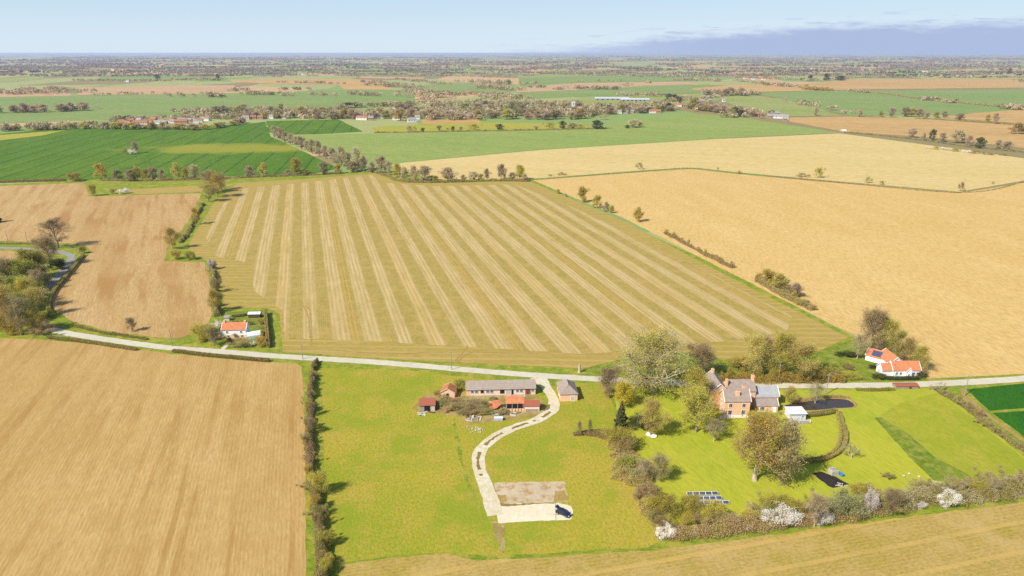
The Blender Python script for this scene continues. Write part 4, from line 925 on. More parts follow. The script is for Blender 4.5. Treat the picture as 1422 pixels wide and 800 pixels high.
proto("yellow_bush", seed=15, mat="flower_yellow", H=10, R=4.5, th=.6, n1=20, n2=7, n3=4, stems=4, nleaf=9000, leaf=0.275, spread=0.608, twig=.1)
proto("conifer", seed=16, mat="evergreen", H=10, R=3.2, th=.5, n1=20, n2=4, n3=0, nleaf=9000, leaf=0.425, cone=True)
proto("ever_bush", seed=17, mat="evergreen", H=10, R=6, th=.5, n1=20, n2=6, n3=3, stems=5, nleaf=8000, leaf=0.5, spread=0.81, twig=.05)
proto("stick_shrub", seed=18, mat="twig_pale", H=10, R=6, th=.6, n1=14, n2=6, n3=5, stems=3, nleaf=2500, leaf=0.279, spread=0.405, twig=.8, bark="bark_pale", tr=0.36)
proto("ivy_tree", seed=19, mat="twig_brown", R=3.6, th=.8, n1=18, n2=7, n3=4, nleaf=8000, leaf=0.217, spread=0.54, twig=.5, bark="bark_pale")
proto("scrub_bush", seed=20, mat="scrub_tan", H=10, R=7, th=.3, n1=20, n2=6, n3=4, stems=6, nleaf=7000, leaf=.34, spread=.7, twig=.6)
# middle distance
for i, (k, m, R) in enumerate((("mid_brown", "twig_tan", 4.0), ("mid_pink", "twig_pink", 4.2), ("mid_pale", "twig_pale", 3.8), ("mid_olive", "bud_olive", 4.3), ("mid_yellow", "bud_yellow", 4.0), ("mid_green", "leaf_green", 4.2))):
    proto(k, seed=30 + i, mat=m, R=R, th=1.6, n1=12, n2=6, n3=4, nleaf=3400, leaf=.42, spread=.55, twig=.35, lod=1)
    proto(k + "_b", seed=40 + i, mat=m, R=R * .85, th=1.4, n1=11, n2=6, n3=4, nleaf=3000, leaf=.42, spread=.55, twig=.35, lod=1)
proto("mid_bush", seed=50, mat="bud_olive", R=6.5, th=.4, n1=16, n2=6, n3=3, stems=5, nleaf=2200, leaf=.5, spread=.6, twig=.3, lod=1)
proto("mid_bush_brown", seed=51, mat="bramble", R=7.5, th=.3, n1=16, n2=6, n3=3, stems=5, nleaf=2200, leaf=.5, spread=.6, twig=.3, lod=1)
proto("mid_blossom", seed=52, mat="blossom", R=8, th=.3, n1=16, n2=6, n3=3, stems=5, nleaf=2000, leaf=.55, spread=.6, twig=.1, lod=1)
proto("mid_dark", seed=53, mat="evergreen", R=4.5, th=.6, n1=14, n2=6, n3=3, nleaf=2400, leaf=.5, spread=.5, twig=.05, lod=1)
proto("mid_sage", seed=54, mat="leaf_sage", R=4.8, th=.8, n1=14, n2=6, n3=3, nleaf=2400, leaf=.45, spread=.5, twig=.1, lod=1)
CACHE = {}
def tree_mesh(key):
    if key not in CACHE: CACHE[key] = build_tree(key, **PROTO[key])
    return CACHE[key]
NAMES = {"bush": "bush", "shrub": "shrub", "blossom": "bush"}
TR = random.Random(21)
def tree(key, x, y, H, R, label, group=None, name=None, cat=None):
    """x, y world metres; H height, R crown radius in metres"""
    tm, cm = tree_mesh(key); kw = PROTO[key]
    if name is None: name = next((v for k, v in NAMES.items() if k in key), "tree")
    if name == "tree": name = {"conifer": "conifer_tree", "mid_dark": "evergreen_tree"}.get(key, "field_tree")
    t = thing(name, label, cat or ("tree" if "tree" in name else "bush"), (x, y, 0), TR.uniform(0, 6.28), group)
    sxy = R / kw.get("R", 4.); sz = H / kw.get("H", 10.)
    t.scale = (sxy * TR.uniform(.94, 1.06), sxy * TR.uniform(.94, 1.06), sz)
    link("trunk", tm, t); link("crown", cm, t); return t
def tpx(key, bx, by, w, h, label, group=None, **k):
    """tree from its foot, crown width and height in photo pixels"""
    m = mpp(by); d = dep(by); R = w * m / 2
    if "bush" in key or "shrub" in key or "blossom" in key:      # a dome that meets the ground: its visible lower edge is at by
        sn, cs = math.sin(d), math.cos(d); R *= .9; ry = min(R, .30 * h * m / sn)
        H = max(.6, math.sqrt(max((h * m * .95 - .85 * ry * sn) ** 2 - (ry * sn) ** 2, .3)) / cs * .92)
        x, y = G(bx, by); t = tree(key, x, y + .85 * ry, H, R, label, group, **k)
        t.rotation_euler = (0, 0, TR.choice((0., math.pi)) + TR.uniform(-.2, .2)); t.scale = (t.scale[0], t.scale[0] * ry / R, t.scale[2]); return t
    H = max(1.0, (h * m - .35 * R * math.sin(d)) / math.cos(d)); return tree(key, *G(bx, by), H, R, label, group, **k)

# near: each its own
for a in [
 ("sprawl", 905, 545, 112, 84, "huge sprawling leafless tree with pale twisting limbs near the road"),
 ("brown_tree", 846, 553, 40, 40, "ivy brown small tree between the road and the yellow flowering bush"),
 ("yellow_bush", 869, 570, 34, 42, "bright yellow flowering bush under the sprawling bare tree"),
 ("conifer", 862, 596, 22, 40, "dark green conifer beside the bramble bank"),
 ("ever_bush", 886, 600, 26, 26, "dark evergreen bush between the conifer and the pale crowned tree"),
 ("olive_tree", 903, 606, 44, 50, "pale olive crowned tree above the two white boulders"),
 ("big_bud", 966, 600, 54, 60, "broad dense olive budded tree on the lawn left of the farmhouse"),
 ("olive_tree_b", 962, 570, 52, 54, "olive budded tree behind the broad dense lawn tree"),
 ("pale_bare", 991, 613, 30, 32, "small bare tree with yellowish limbs beside the broad dense lawn tree"),
 ("brown_tree", 972, 522, 50, 44, "brown bare bushy tree between road and stubble behind the lawn trees"),
 ("oak_bud", 1048, 667, 86, 84, "great budding oak with thick pale trunk on the lawn before the farmhouse"),
 ("ivy_tree", 1086, 671, 46, 84, "slender ivy covered brown tree beside the great oak"),
 ("stick_shrub", 1187, 643, 28, 26, "small bare fruit tree with spreading yellow branches on the lawn"),
 ("pale_bare", 1132, 560, 26, 28, "bare pale tree at the pond's back edge"),
 ("olive_tree", 1096, 561, 24, 24, "small olive tree at the pond's end by the scullery"),
 ("stick_shrub", 1076, 590, 26, 26, "tangled bare shrub beside the pale garden cabin"),
 ("olive_bush", 1065, 600, 44, 30, "olive shrub clump before the farmhouse scullery"),
 ("olive_tree", 1046, 524, 46, 58, "tall pale olive tree directly behind the farmhouse's long roof"),
 ("pale_bare", 1060, 521, 30, 54, "pale leafless tree behind the farmhouse chimneys"),
 ("olive_tree_b", 1082, 526, 46, 60, "olive tree with forked pale trunk behind the farmhouse's pale slate roof"),
 ("olive_tree", 1110, 528, 52, 52, "wide olive tree behind the pond, left of the garden bushes"),
 ("olive_bush", 1130, 530, 44, 26, "olive bush under the wide tree behind the pond"),
 ("olive_bush", 1030, 520, 40, 26, "olive bush at the farmhouse's back corner by the stubble"),
 ("ever_bush", 1135, 521, 34, 14, "dark evergreen shrubs shading the garden between the two houses"),
 ("brown_bush", 1181, 518, 15, 14, "round brown bush on the white farmhouse's lawn"),
 ("green_bush", 1163, 527, 30, 18, "green bush by the roadside west of the white farmhouse"),
 ("olive_bush", 1186, 530, 34, 16, "low olive bush at the roadside by the white farmhouse drive"),
 ("green_bush", 1154, 516, 26, 14, "green shrub in the middle of the white farmhouse's garden"),
 ("pale_bare", 1190, 498, 26, 34, "pale leafless tree on the white farmhouse's lawn"),
 ("brown_tree", 1206, 490, 46, 58, "large brown bare tree at the corner of stubble and golden field"),
 ("olive_tree_b", 1226, 492, 40, 48, "olive brown tree behind the white outbuilding"),
 ("olive_tree", 1243, 500, 26, 42, "narrow yellow olive tree rising behind the white farmhouse"),
 ("olive_tree", 1258, 508, 30, 38, "yellow olive tree over the white farmhouse's rear roof"),
 ("olive_tree_b", 1276, 516, 30, 34, "yellow olive tree at the golden field's end of the white farmhouse"),
 ("ever_bush", 1219, 514, 24, 9, "dark clipped shrub below the white outbuilding"),
 ("ever_bush", 1284, 527, 16, 11, "dark round bush at the end of the white farmhouse"),
 ("ever_bush", 1222, 528, 18, 11, "dark round bush at the corner of the white farmhouse drive"),
 ("ever_bush", 1178, 497, 34, 10, "long dark shrub at the back of the white farmhouse's lawn"),
 ("bare_tree", 80, 344, 50, 40, "lone leafless tree with wide brown crown above the lane corner"),
 ("brown_tree", 70, 370, 34, 40, "brown bare tree at the lane side below the lone leafless tree"),
 ("green_tree", 44, 388, 42, 42, "fresh green tree in the lane side wood"),
 ("pale_bare", 53, 404, 24, 30, "grey pale tree leaning over the shaded lane"),
 ("ever_bush", 75, 376, 22, 18, "dark shrub shading the lane below the brown bare tree"),
 ("brown_tree", 12, 402, 40, 42, "pinkish brown tree at the outer edge of the lane side wood"),
 ("green_tree", 22, 424, 44, 40, "yellow green tree in the middle of the lane side wood"),
 ("olive_tree_b", 40, 430, 36, 42, "olive tree overhanging the shaded lane"),
 ("brown_tree", 60, 395, 22, 26, "thin brown tree between the green tree and the shaded lane"),
 ("olive_tree", 2, 440, 40, 44, "olive tree in the back of the lane side wood"),
 ("olive_tree_b", 10, 465, 40, 56, "tall olive brown tree at the wood's corner by the golden field"),
 ("pale_bare", 30, 465, 36, 54, "tall many stemmed bare tree at the wood's corner by the golden field"),
 ("olive_tree_b", 48, 462, 28, 34, "olive tree at the wood's tip where the lane meets the road"),
 ("green_bush", 35, 414, 30, 16, "green undergrowth bush inside the lane side wood"),
 ("olive_bush", 22, 446, 40, 22, "olive undergrowth bush inside the lane side wood"),
 ("olive_tree", -22, 410, 44, 46, "olive tree on the far flank of the lane side wood"),
 ("olive_tree_b", -26, 460, 50, 56, "tall olive tree on the field flank of the lane side wood"),
 ("green_tree", 33, 400, 40, 40, "yellow green tree between the fresh green tree and the shaded lane"),
 ("olive_tree_b", 58, 384, 28, 34, "olive brown tree with low crown beside the lane below the brown bare tree"),
 ("brown_tree", 0, 424, 40, 40, "brown tree behind the yellow green tree of the lane side wood"),
 ("green_tree", 30, 448, 44, 40, "olive green tree near the wood's corner, behind the many stemmed bare tree"),
 ("olive_tree", 52, 440, 30, 40, "bright olive tree overhanging the lane just above its junction"),
 ("olive_tree_b", 62, 462, 20, 26, "small olive tree right at the lane junction"),
 ("olive_bush", 15, 468, 40, 18, "olive thicket at the golden field's edge under the wood's corner"),
 ("brown_bush", 45, 468, 34, 16, "brown thicket at the golden field's edge by the lane junction"),
 ("conifer", -5, 309, 16, 20, "dark conifer standing in the brown field's edge"),
 ("green_bush", 112, 353, 11, 12, "yellow green bush at the sharp lane corner"),
 ("olive_bush", 272, 478, 42, 30, "olive green bush beside the road near the lone cottage"),
 ("blossom_bush", 297, 461, 18, 14, "pale blossoming bush at the lone cottage's hedge end"),
 ("brown_tree", 297, 480, 24, 26, "dark brown bush tree by the lone cottage's lean-to"),
 ("brown_bush", 333, 484, 32, 15, "reddish brown bush before the lone cottage's door"),
 ("ever_bush", 318, 480, 7, 12, "dark clipped evergreen by the lone cottage's gate"),
 ("olive_bush", 362, 484, 20, 18, "straggling olive bush at the lone cottage's garden corner"),
 ("blossom_bush", 350, 482, 10, 8, "white flowering shrub before the pale greenhouse"),
 ("olive_bush", 360, 452, 14, 10, "olive shrub in the lone cottage's back garden"),
 ("brown_tree", 184, 460, 16, 18, "small bare tree on the verge of the road bend"),
 ("olive_tree_b", 240, 346, 24, 28, "olive brown tree on the bank between brown field and stubble"),
 ("olive_bush", 240, 362, 18, 16, "olive bush at the corner of the brown field"),
 ("green_bush", 262, 362, 16, 14, "green bush at the stubble's corner"),
 ("blossom_bush", 293, 376, 12, 16, "white blossoming bush at the hedge corner above the lone cottage"),
 ("olive_tree_b", 299, 434, 22, 30, "olive tree in the hedge just above the lone cottage"),
 ("brown_bush", 297, 408, 13, 22, "brown bush in the middle of the hedge above the lone cottage"),
 ("brown_tree", 292, 268, 28, 30, "brown tree in the copse where four fields meet, its back"),
 ("olive_tree_b", 302, 274, 26, 30, "round olive tree in the copse where four fields meet"),
 ("olive_tree", 290, 280, 24, 24, "pale olive tree at the front of the copse where four fields meet"),
 ("brown_tree", 308, 264, 18, 22, "small brown tree at the side of the copse where four fields meet"),
 ("olive_tree_b", 272, 312, 15, 22, "small olive tree on the bank below the copse"),
 ("olive_bush", 126, 273, 13, 18, "upright brown bush at the brown field's inner corner"),
 ("brown_bush", 154, 270, 9, 8, "small brown bush in the weedy strip"),
 ("blossom_bush", 169, 270, 14, 8, "low white blossoming bush in the weedy strip"),
 ("olive_bush", 100, 253, 24, 14, "round dark olive bush on the hedge below the green crop"),
 ("olive_bush", 444, 692, 30, 38, "feathery brown willow rising from the long field hedge"),
 ("brown_bush", 432, 572, 14, 12, "brown bush swelling in the long field hedge"),
 ("brown_tree", 433, 603, 15, 20, "thin bare sapling in the long field hedge"),
 ("brown_tree", 434, 578, 13, 18, "bare sapling in the long field hedge, up toward the road"),
 ("sage_bush", 1186, 729, 74, 42, "large pale sage green bush in the blossoming hedge"),
 ("blossom_bush", 1088, 737, 60, 30, "broad mound of white blackthorn blossom on the stubble's edge"),
 ("blossom_bush", 1211, 720, 24, 36, "white blackthorn blossom beside the large sage green bush"),
 ("blossom_bush", 1146, 733, 32, 22, "thin white blossom spray under the sage green bush"),
 ("pale_bare", 1130, 731, 36, 44, "yellowish bare tree in the blossoming hedge next to the sage bush"),
 ("olive_bush", 1080, 722, 56, 36, "olive bush behind the broad white blackthorn mound"),
 ("olive_bush", 965, 726, 34, 40, "olive round bush beside the solar panels"),
 ("olive_bush", 990, 730, 36, 34, "olive bush before the solar panels"),
 ("olive_bush", 930, 726, 44, 40, "dense olive bush at the end of the bramble bank"),
 ("blossom_bush", 966, 747, 16, 14, "small white blossom tuft under the dense olive bush"),
 ("blossom_bush", 1040, 739, 16, 12, "small white blossom tuft left of the blackthorn mound"),
 ("blossom_bush", 926, 753, 32, 22, "pale dry blossom scrub at the bank's stubble corner"),
 ("blossom_bush", 1322, 708, 44, 24, "white blossom in the hedge below the long grass strip"),
 ("blossom_bush", 1298, 684, 34, 14, "pale blossom on the lawn side of the hedge"),
 ("blossom_bush", 1282, 708, 20, 10, "short white blossom patch low in the bramble hedge"),
 ("olive_bush", 1366, 696, 30, 28, "dark olive bush in the hedge beyond the white blossom"),
 ("pale_bare", 1376, 690, 18, 26, "pale dry tree in the hedge beyond the dark olive bush"),
 ("brown_tree", 1238, 714, 30, 30, "brown thicket tree beside the white blackthorn and sage bush"),
 ("olive_bush", 1205, 694, 42, 24, "feathery pale bush on the lawn behind the sage green bush"),
 ("brown_bush", 1237, 667, 16, 11, "low round brown bush alone on the mown lawn"),
 ("green_bush", 876, 660, 40, 26, "yellow green bush swelling out of the bramble bank"),
 ("olive_bush", 866, 632, 56, 40, "large olive brown bush at the top of the bramble bank"),
 ("brown_tree", 916, 668, 34, 34, "brown thicket tree on the lawn side of the bramble bank"),
 ("pale_bare", 893, 668, 26, 30, "pale dead stemmed shrub in the bramble bank"),
 ("ivy_tree", 804, 605, 8, 20, "thin ivy stem standing at the tip of the bramble spur"),
 ("ivy_tree", 819, 603, 7, 20, "second thin ivy stem on the bramble spur"),
 ("scrub_bush", 660, 572, 40, 18, "tall tan scrub among the ruined sheds"),
 ("scrub_bush", 640, 576, 40, 18, "tan scrub between the ruined sheds and stable"),
 ("scrub_bush", 620, 568, 32, 17, "tan scrub behind the rusty red open shed"),
 ("green_bush", 640, 546, 22, 20, "yellow green bush at the stable's brick end"),
 ("brown_bush", 672, 577, 30, 14, "dry brown scrub before the collapsed orange shed"),
 ("olive_bush", 606, 553, 18, 12, "olive bush between the two red roofed sheds"),
 ("stick_shrub", 1298, 545, 12, 10, "dry shrub at the head of the diagonal hedge"),
]: tpx(*a)
def bushes_in(px, n, w, h, keys, label, group, seed):
    r = random.Random(seed); c = smooth_line([G(*p) for p in px], 1.0)
    for i in range(n):
        q = c[int(len(c) * (i + r.random()) / n)]; t = tree(r.choice(keys), q[0] + r.uniform(-1, 1), q[1] + r.uniform(-1.2, 1.2), h * r.uniform(.6, 1.3), w / 2 * r.uniform(.6, 1.3), label, group)
bushes_in([(930, 734), (975, 731), (1030, 724), (1090, 717), (1150, 712), (1215, 702)], 18, 5.0, 3.2, ["olive_bush", "brown_bush", "stick_shrub", "brown_bush", "olive_bush"], "tangled bush grown into the bramble hedge with white blossom", "bushes grown into the blossoming bramble hedge", 1)
bushes_in([(1215, 700), (1270, 691), (1320, 685), (1370, 680), (1422, 674), (1500, 664)], 18, 6.0, 3.8, ["brown_bush", "olive_bush", "brown_bush", "stick_shrub"], "tangled bush grown into the dark hedge below the mown lawn", "bushes grown into the dark hedge below the lawn", 2)
bushes_in([(868, 622), (874, 648), (888, 672), (902, 705), (916, 738)], 13, 5.0, 3.4, ["brown_bush", "olive_bush", "stick_shrub", "brown_bush"], "tangled bush grown into the wide bramble bank", "bushes grown into the bramble bank", 3)
bushes_in([(436, 511), (433, 530), (431, 560), (430, 600), (431, 640), (434, 668), (440, 705)], 13, 3.2, 3.2, ["brown_bush", "stick_shrub", "brown_bush", "olive_bush"], "ragged bush swelling out of the long field hedge", "bushes in the long field hedge", 4)
bushes_in([(1300, 541), (1315, 550), (1340, 566), (1370, 590), (1400, 612)], 9, 3.0, 2.4, ["brown_bush", "stick_shrub"], "ragged brown bush in the diagonal hedge", "bushes in the diagonal hedge", 5)
bushes_in([(296, 372), (298, 390), (300, 410), (302, 440)], 6, 4.0, 3.6, ["brown_bush", "olive_bush"], "ragged bush in the hedge running down to the lone cottage", "bushes in the hedge above the lone cottage", 6)
bushes_in([(1010, 527), (1050, 528), (1100, 530), (1160, 529)], 9, 5.0, 4.2, ["olive_bush", "olive_bush", "green_bush", "brown_bush"], "shrub in the tall belt behind the farmhouse and pond", "shrubs in the belt behind the farmhouse", 7)
bushes_in([(0, 450), (30, 440), (50, 415), (60, 395)], 9, 8.0, 5.0, ["olive_bush", "green_bush", "brown_bush"], "undergrowth shrub between the trees of the lane side wood", "undergrowth of the lane side wood", 8)
bushes_in([(923, 323), (940, 332), (960, 343), (985, 356), (1018, 372)], 8, 4.5, 3.0, ["mid_bush_brown", "mid_bush"], "ragged bush in the middle hedge stretch beside the golden field", "bushes in the hedge beside the golden field", 9)
bushes_in([(1049, 388), (1075, 403), (1100, 416), (1130, 431)], 9, 5.0, 4.0, ["mid_bush_brown", "mid_bush"], "ragged bush under the thick clump beside the golden field", "bushes under the thick clump", 10)
bushes_in([(282, 284), (272, 302), (262, 322), (250, 338)], 6, 4.5, 3.4, ["mid_bush_brown", "mid_bush"], "ragged bush on the bank below the copse where four fields meet", "bushes on the bank below the copse", 11)
bushes_in([(600, 564), (625, 568), (650, 573), (672, 573), (698, 573)], 16, 4.2, 1.3, ["scrub_bush", "scrub_bush", "brown_bush", "scrub_bush"], "low dry scrub overgrowing the ruined yard", "low scrub of the ruined yard", 12)
bushes_in([(612, 558), (640, 562), (665, 562), (690, 556)], 9, 4.0, 1.6, ["scrub_bush", "olive_bush", "scrub_bush"], "tan scrub in the yard right before the stable", "scrub before the stable", 13)
bushes_in([(441, 708), (445, 740), (447, 770), (447, 800)], 7, 4.0, 3.8, ["olive_bush", "brown_bush"], "olive bush swelling out of the tall hedge below the feathery willow", "bushes in the tall hedge below the willow", 14)
bushes_in([(316, 452), (330, 450), (348, 452), (362, 458), (366, 472)], 9, 2.6, 1.6, ["olive_bush", "green_bush", "brown_bush", "stick_shrub"], "small shrub in the lone cottage's back garden", "shrubs in the lone cottage's garden", 15)
# rows of look-alikes: one label and one group for each row
def row(keys, pts, label, group, name=None):
    for i, (x, y, w, h) in enumerate(pts): tpx(keys[i % len(keys)], x, y, w, h, label, group, name=name)
def along(px, spacing, w, h, seed, jit=.35):
    """feet along a line in the photo, evenly in metres, with uneven sizes (metres)"""
    r = random.Random(seed); c = smooth_line([G(*p) for p in px], 3.0); s = np.concatenate([[0], np.cumsum(np.linalg.norm(np.diff(c, axis=0), axis=1))]); out = []
    d = r.uniform(0, spacing)
    while d < s[-1]:
        x = np.interp(d, s, c[:, 0]); y = np.interp(d, s, c[:, 1]); out.append((x + r.uniform(-1, 1) * jit * spacing, y + r.uniform(-1, 1) * jit * spacing, h * r.uniform(.68, 1.25), w * r.uniform(.7, 1.25) / 2)); d += spacing * r.uniform(.7, 1.35)
    return out
def line(keys, px, spacing, w, h, seed, label, group, jit=.35, name=None):
    r = random.Random(seed + 5)
    for x, y, H, R in along(px, spacing, w, h, seed, jit): tree(r.choice(keys), x, y, H, R, label, group, name)
row(["mid_olive", "mid_pale", "mid_brown", "mid_yellow"], [(141, 250, 17, 22), (163, 250, 14, 14), (181, 252, 13, 16), (191, 251, 13, 18), (203, 251, 11, 16), (213, 250, 13, 17), (226, 250, 9, 14), (246, 249, 13, 20), (259, 249, 12, 16), (271, 249, 14, 19), (348, 246, 15, 15), (367, 245, 15, 17), (412, 243, 20, 22), (449, 242, 16, 16), (400, 244, 10, 8), (425, 243, 14, 7), (470, 241, 12, 12)],
    "bare tree in the row along the lower edge of the dark green crop", "trees along the lower edge of the dark green crop")
row(["mid_pink", "mid_brown", "mid_pale", "mid_pink_b", "mid_brown_b"], [(381, 192, 9, 16), (388, 195, 10, 17), (396, 198, 9, 14), (404, 201, 11, 15), (411, 204, 9, 14), (419, 208, 12, 17), (427, 210, 11, 14), (434, 213, 11, 18), (443, 217, 12, 20), (452, 221, 11, 18), (462, 226, 13, 20), (474, 231, 14, 26), (484, 235, 13, 22), (496, 237, 16, 30), (505, 238, 12, 20), (386, 190, 8, 12), (468, 229, 11, 15), (489, 239, 16, 14)],
    "bare brown tree in the slanting row between the two green fields", "trees in the slanting row between the green fields")
row(["mid_brown", "mid_pink", "mid_olive", "mid_brown_b"], [(530, 240, 18, 22), (540, 243, 12, 18), (552, 246, 13, 18), (562, 251, 12, 18), (576, 251, 13, 20), (590, 252, 20, 20), (603, 252, 14, 8), (622, 252, 23, 19), (644, 251, 9, 8), (657, 251, 16, 12), (668, 251, 9, 9), (676, 250, 9, 15), (696, 249, 14, 20), (711, 250, 12, 10), (722, 250, 16, 20), (729, 252, 9, 10), (516, 240, 10, 14)],
    "bare tree in the broken row at the top of the striped stubble", "trees at the top of the striped stubble")
row(["mid_olive", "mid_brown", "mid_olive_b"], [(775, 269, 6, 6), (786, 273, 4, 4), (808, 281, 15, 21), (829, 289, 15, 17), (841, 294, 11, 13), (849, 296, 9, 10), (886, 308, 14, 19)],
    "small olive brown tree on the grass strip beside the golden field", "trees on the grass strip beside the golden field")
row(["mid_olive", "mid_yellow", "mid_brown_b"], [(1064, 392, 26, 18), (1082, 402, 26, 20), (1104, 412, 20, 18)],
    "rounded olive tree in the thick clump beside the golden field", "trees in the thick clump beside the golden field")
row(["mid_bush_brown", "mid_bush"], [(780, 244, 14, 5), (764, 245, 8, 3), (889, 236, 12, 11), (1027, 242, 6, 5), (1117, 247, 22, 7), (1139, 248, 16, 16), (1207, 255, 12, 10), (1226, 257, 8, 6), (1337, 266, 10, 14), (1380, 256, 5, 4), (997, 237, 3, 5)],
    "lone bush on the ditch between golden field and olive stubble", "bushes on the ditch between golden field and olive stubble", "bush")
row(["mid_blossom", "mid_bush_brown", "mid_pink_b"], [(182, 215, 14, 8), (173, 215, 9, 9), (188, 213, 10, 15)], "small tree or blossoming bush of the island clump in the green crop", "the island clump in the green crop", "bush")
row(["mid_pink", "mid_brown", "mid_dark", "mid_pink_b"], [(1266, 191, 14, 12), (1282, 194, 6, 9), (1294, 195, 10, 14), (1308, 197, 12, 12), (1330, 199, 20, 17), (1346, 203, 12, 14), (1360, 206, 16, 14), (1385, 207, 10, 12), (1398, 209, 14, 12)],
    "bare tree on the hedge above the olive stubble's far corner", "trees on the hedge above the olive stubble")
row(["mid_blossom", "mid_bush"], [(1292, 207, 9, 4), (1302, 208, 10, 5), (1316, 209, 14, 5), (1330, 211, 14, 5), (1345, 213, 12, 5)], "low whitish bush on the bank in the olive stubble's corner", "whitish bushes in the olive stubble's corner", "bush")
row(["mid_bush_brown"], [(1360, 214, 20, 5), (1378, 216, 16, 4), (1398, 217, 14, 4)], "low brown bush on the bank in the olive stubble's corner", "brown bushes in the olive stubble's corner", "bush")
row(["mid_pale", "mid_yellow", "mid_brown"], [(1194, 162, 8, 9), (1223, 162, 9, 7), (1238, 163, 10, 12), (1256, 162, 14, 12), (1266, 162, 13, 11), (1276, 162, 14, 10), (1287, 165, 8, 9), (1300, 164, 10, 8), (1312, 163, 10, 8), (1333, 167, 12, 9), (1371, 170, 8, 10), (1382, 172, 9, 14), (1133, 161, 7, 10), (1413, 186, 22, 14)],
    "bare tree on the hedge between the far green crop and tan plough", "trees between the far green crop and tan plough")
row(["mid_pink", "mid_bush", "mid_dark"], [(568, 183, 8, 8), (575, 183, 8, 8), (587, 183, 7, 5), (610, 182, 9, 7), (621, 182, 5, 5), (629, 182, 6, 6), (640, 182, 7, 6), (658, 181, 14, 9), (694, 180, 12, 7), (744, 180, 9, 5), (764, 179, 14, 9), (781, 179, 12, 10), (794, 179, 16, 8), (806, 179, 14, 7), (829, 179, 18, 11), (880, 177, 18, 10), (890, 177, 10, 8), (871, 178, 9, 4)],
    "bare bush on the hedge across the pale green field's top", "bushes across the pale green field's top")
line(["mid_brown", "mid_pink", "mid_olive", "mid_yellow_b"], [(-60, 186), (0, 183), (60, 180), (150, 179), (240, 179.5), (285, 180), (340, 170)], 17, 16, 8.5, 101, "bare tree in the belt before the terracotta village", "trees in the belt before the terracotta village")
line(["mid_pink", "mid_brown", "mid_pink_b"], [(-60, 158), (0, 157), (60, 156), (118, 154)], 20, 22, 17, 102, "bare tree in the wood strip across the far green crop", "trees in the wood strip across the far green crop")
line(["mid_pink", "mid_brown", "mid_yellow", "mid_pink_b"], [(330, 164), (400, 164), (480, 165), (520, 165)], 17, 22, 15, 103, "bare tree behind the village houses left of the yellow tree", "trees behind the village houses", .8)
line(["mid_pink", "mid_brown", "mid_yellow_b"], [(250, 160), (330, 156), (420, 158), (470, 156)], 24, 20, 14, 104, "bare tree in the belt behind the village", "trees in the belt behind the village", .8)
line(["mid_pink", "mid_yellow", "mid_brown", "mid_pale"], [(520, 163), (600, 166), (700, 165), (770, 166), (812, 165)], 16, 22, 15, 105, "tan bare tree in the long front of the church wood", "trees at the front of the church wood", .7)
line(["mid_pink", "mid_brown", "mid_pink_b", "mid_pale"], [(540, 157), (640, 158), (730, 158), (810, 160)], 19, 24, 16, 106, "tan bare tree deep in the church wood", "trees deep in the church wood", .9)
line(["mid_pink", "mid_pale", "mid_pink_b"], [(560, 152), (650, 152), (740, 152), (810, 154)], 24, 24, 16, 107, "tan bare tree at the back of the church wood", "trees at the back of the church wood", .9)
line(["mid_pink", "mid_yellow", "mid_dark", "mid_brown"], [(815, 160), (860, 158), (900, 156), (932, 154)], 17, 22, 14, 108, "tree behind the white houses beyond the pale green field", "trees behind the white houses", .6)
line(["mid_pink", "mid_yellow", "mid_brown", "mid_dark"], [(956, 150), (980, 155), (1010, 159), (1046, 163)], 16, 22, 14, 109, "tree around the grey roofed farm at the green field's corner", "trees around the grey roofed farm", .6)
line(["mid_pink", "mid_pink_b", "mid_brown"], [(978, 133), (1010, 133), (1040, 133)], 18, 26, 18, 110, "bare tree in the round wood by the tan plough", "trees in the round wood by the tan plough", .9)
row(["mid_yellow"], [(553, 168, 14, 14), (963, 152, 14, 14), (1018, 162, 12, 9)], "bright yellow green tree among bare village trees", "bright trees among the village trees")
row(["mid_sage"], [(711, 160, 18, 18), (706, 118, 14, 7)], "pale round willow tree among brown trees", "pale willows among brown trees")
row(["mid_dark"], [(219, 110, 9, 6), (303, 112, 6, 8), (944, 147, 5, 11), (936, 140, 14, 8), (929, 138, 14, 7), (1125, 112, 8, 7), (1147, 112, 9, 9), (1167, 112, 16, 6), (1402, 103, 6, 7), (165, 167, 12, 6), (175, 168, 12, 6)], "dark evergreen standing out from the far brown trees", "far dark evergreens")

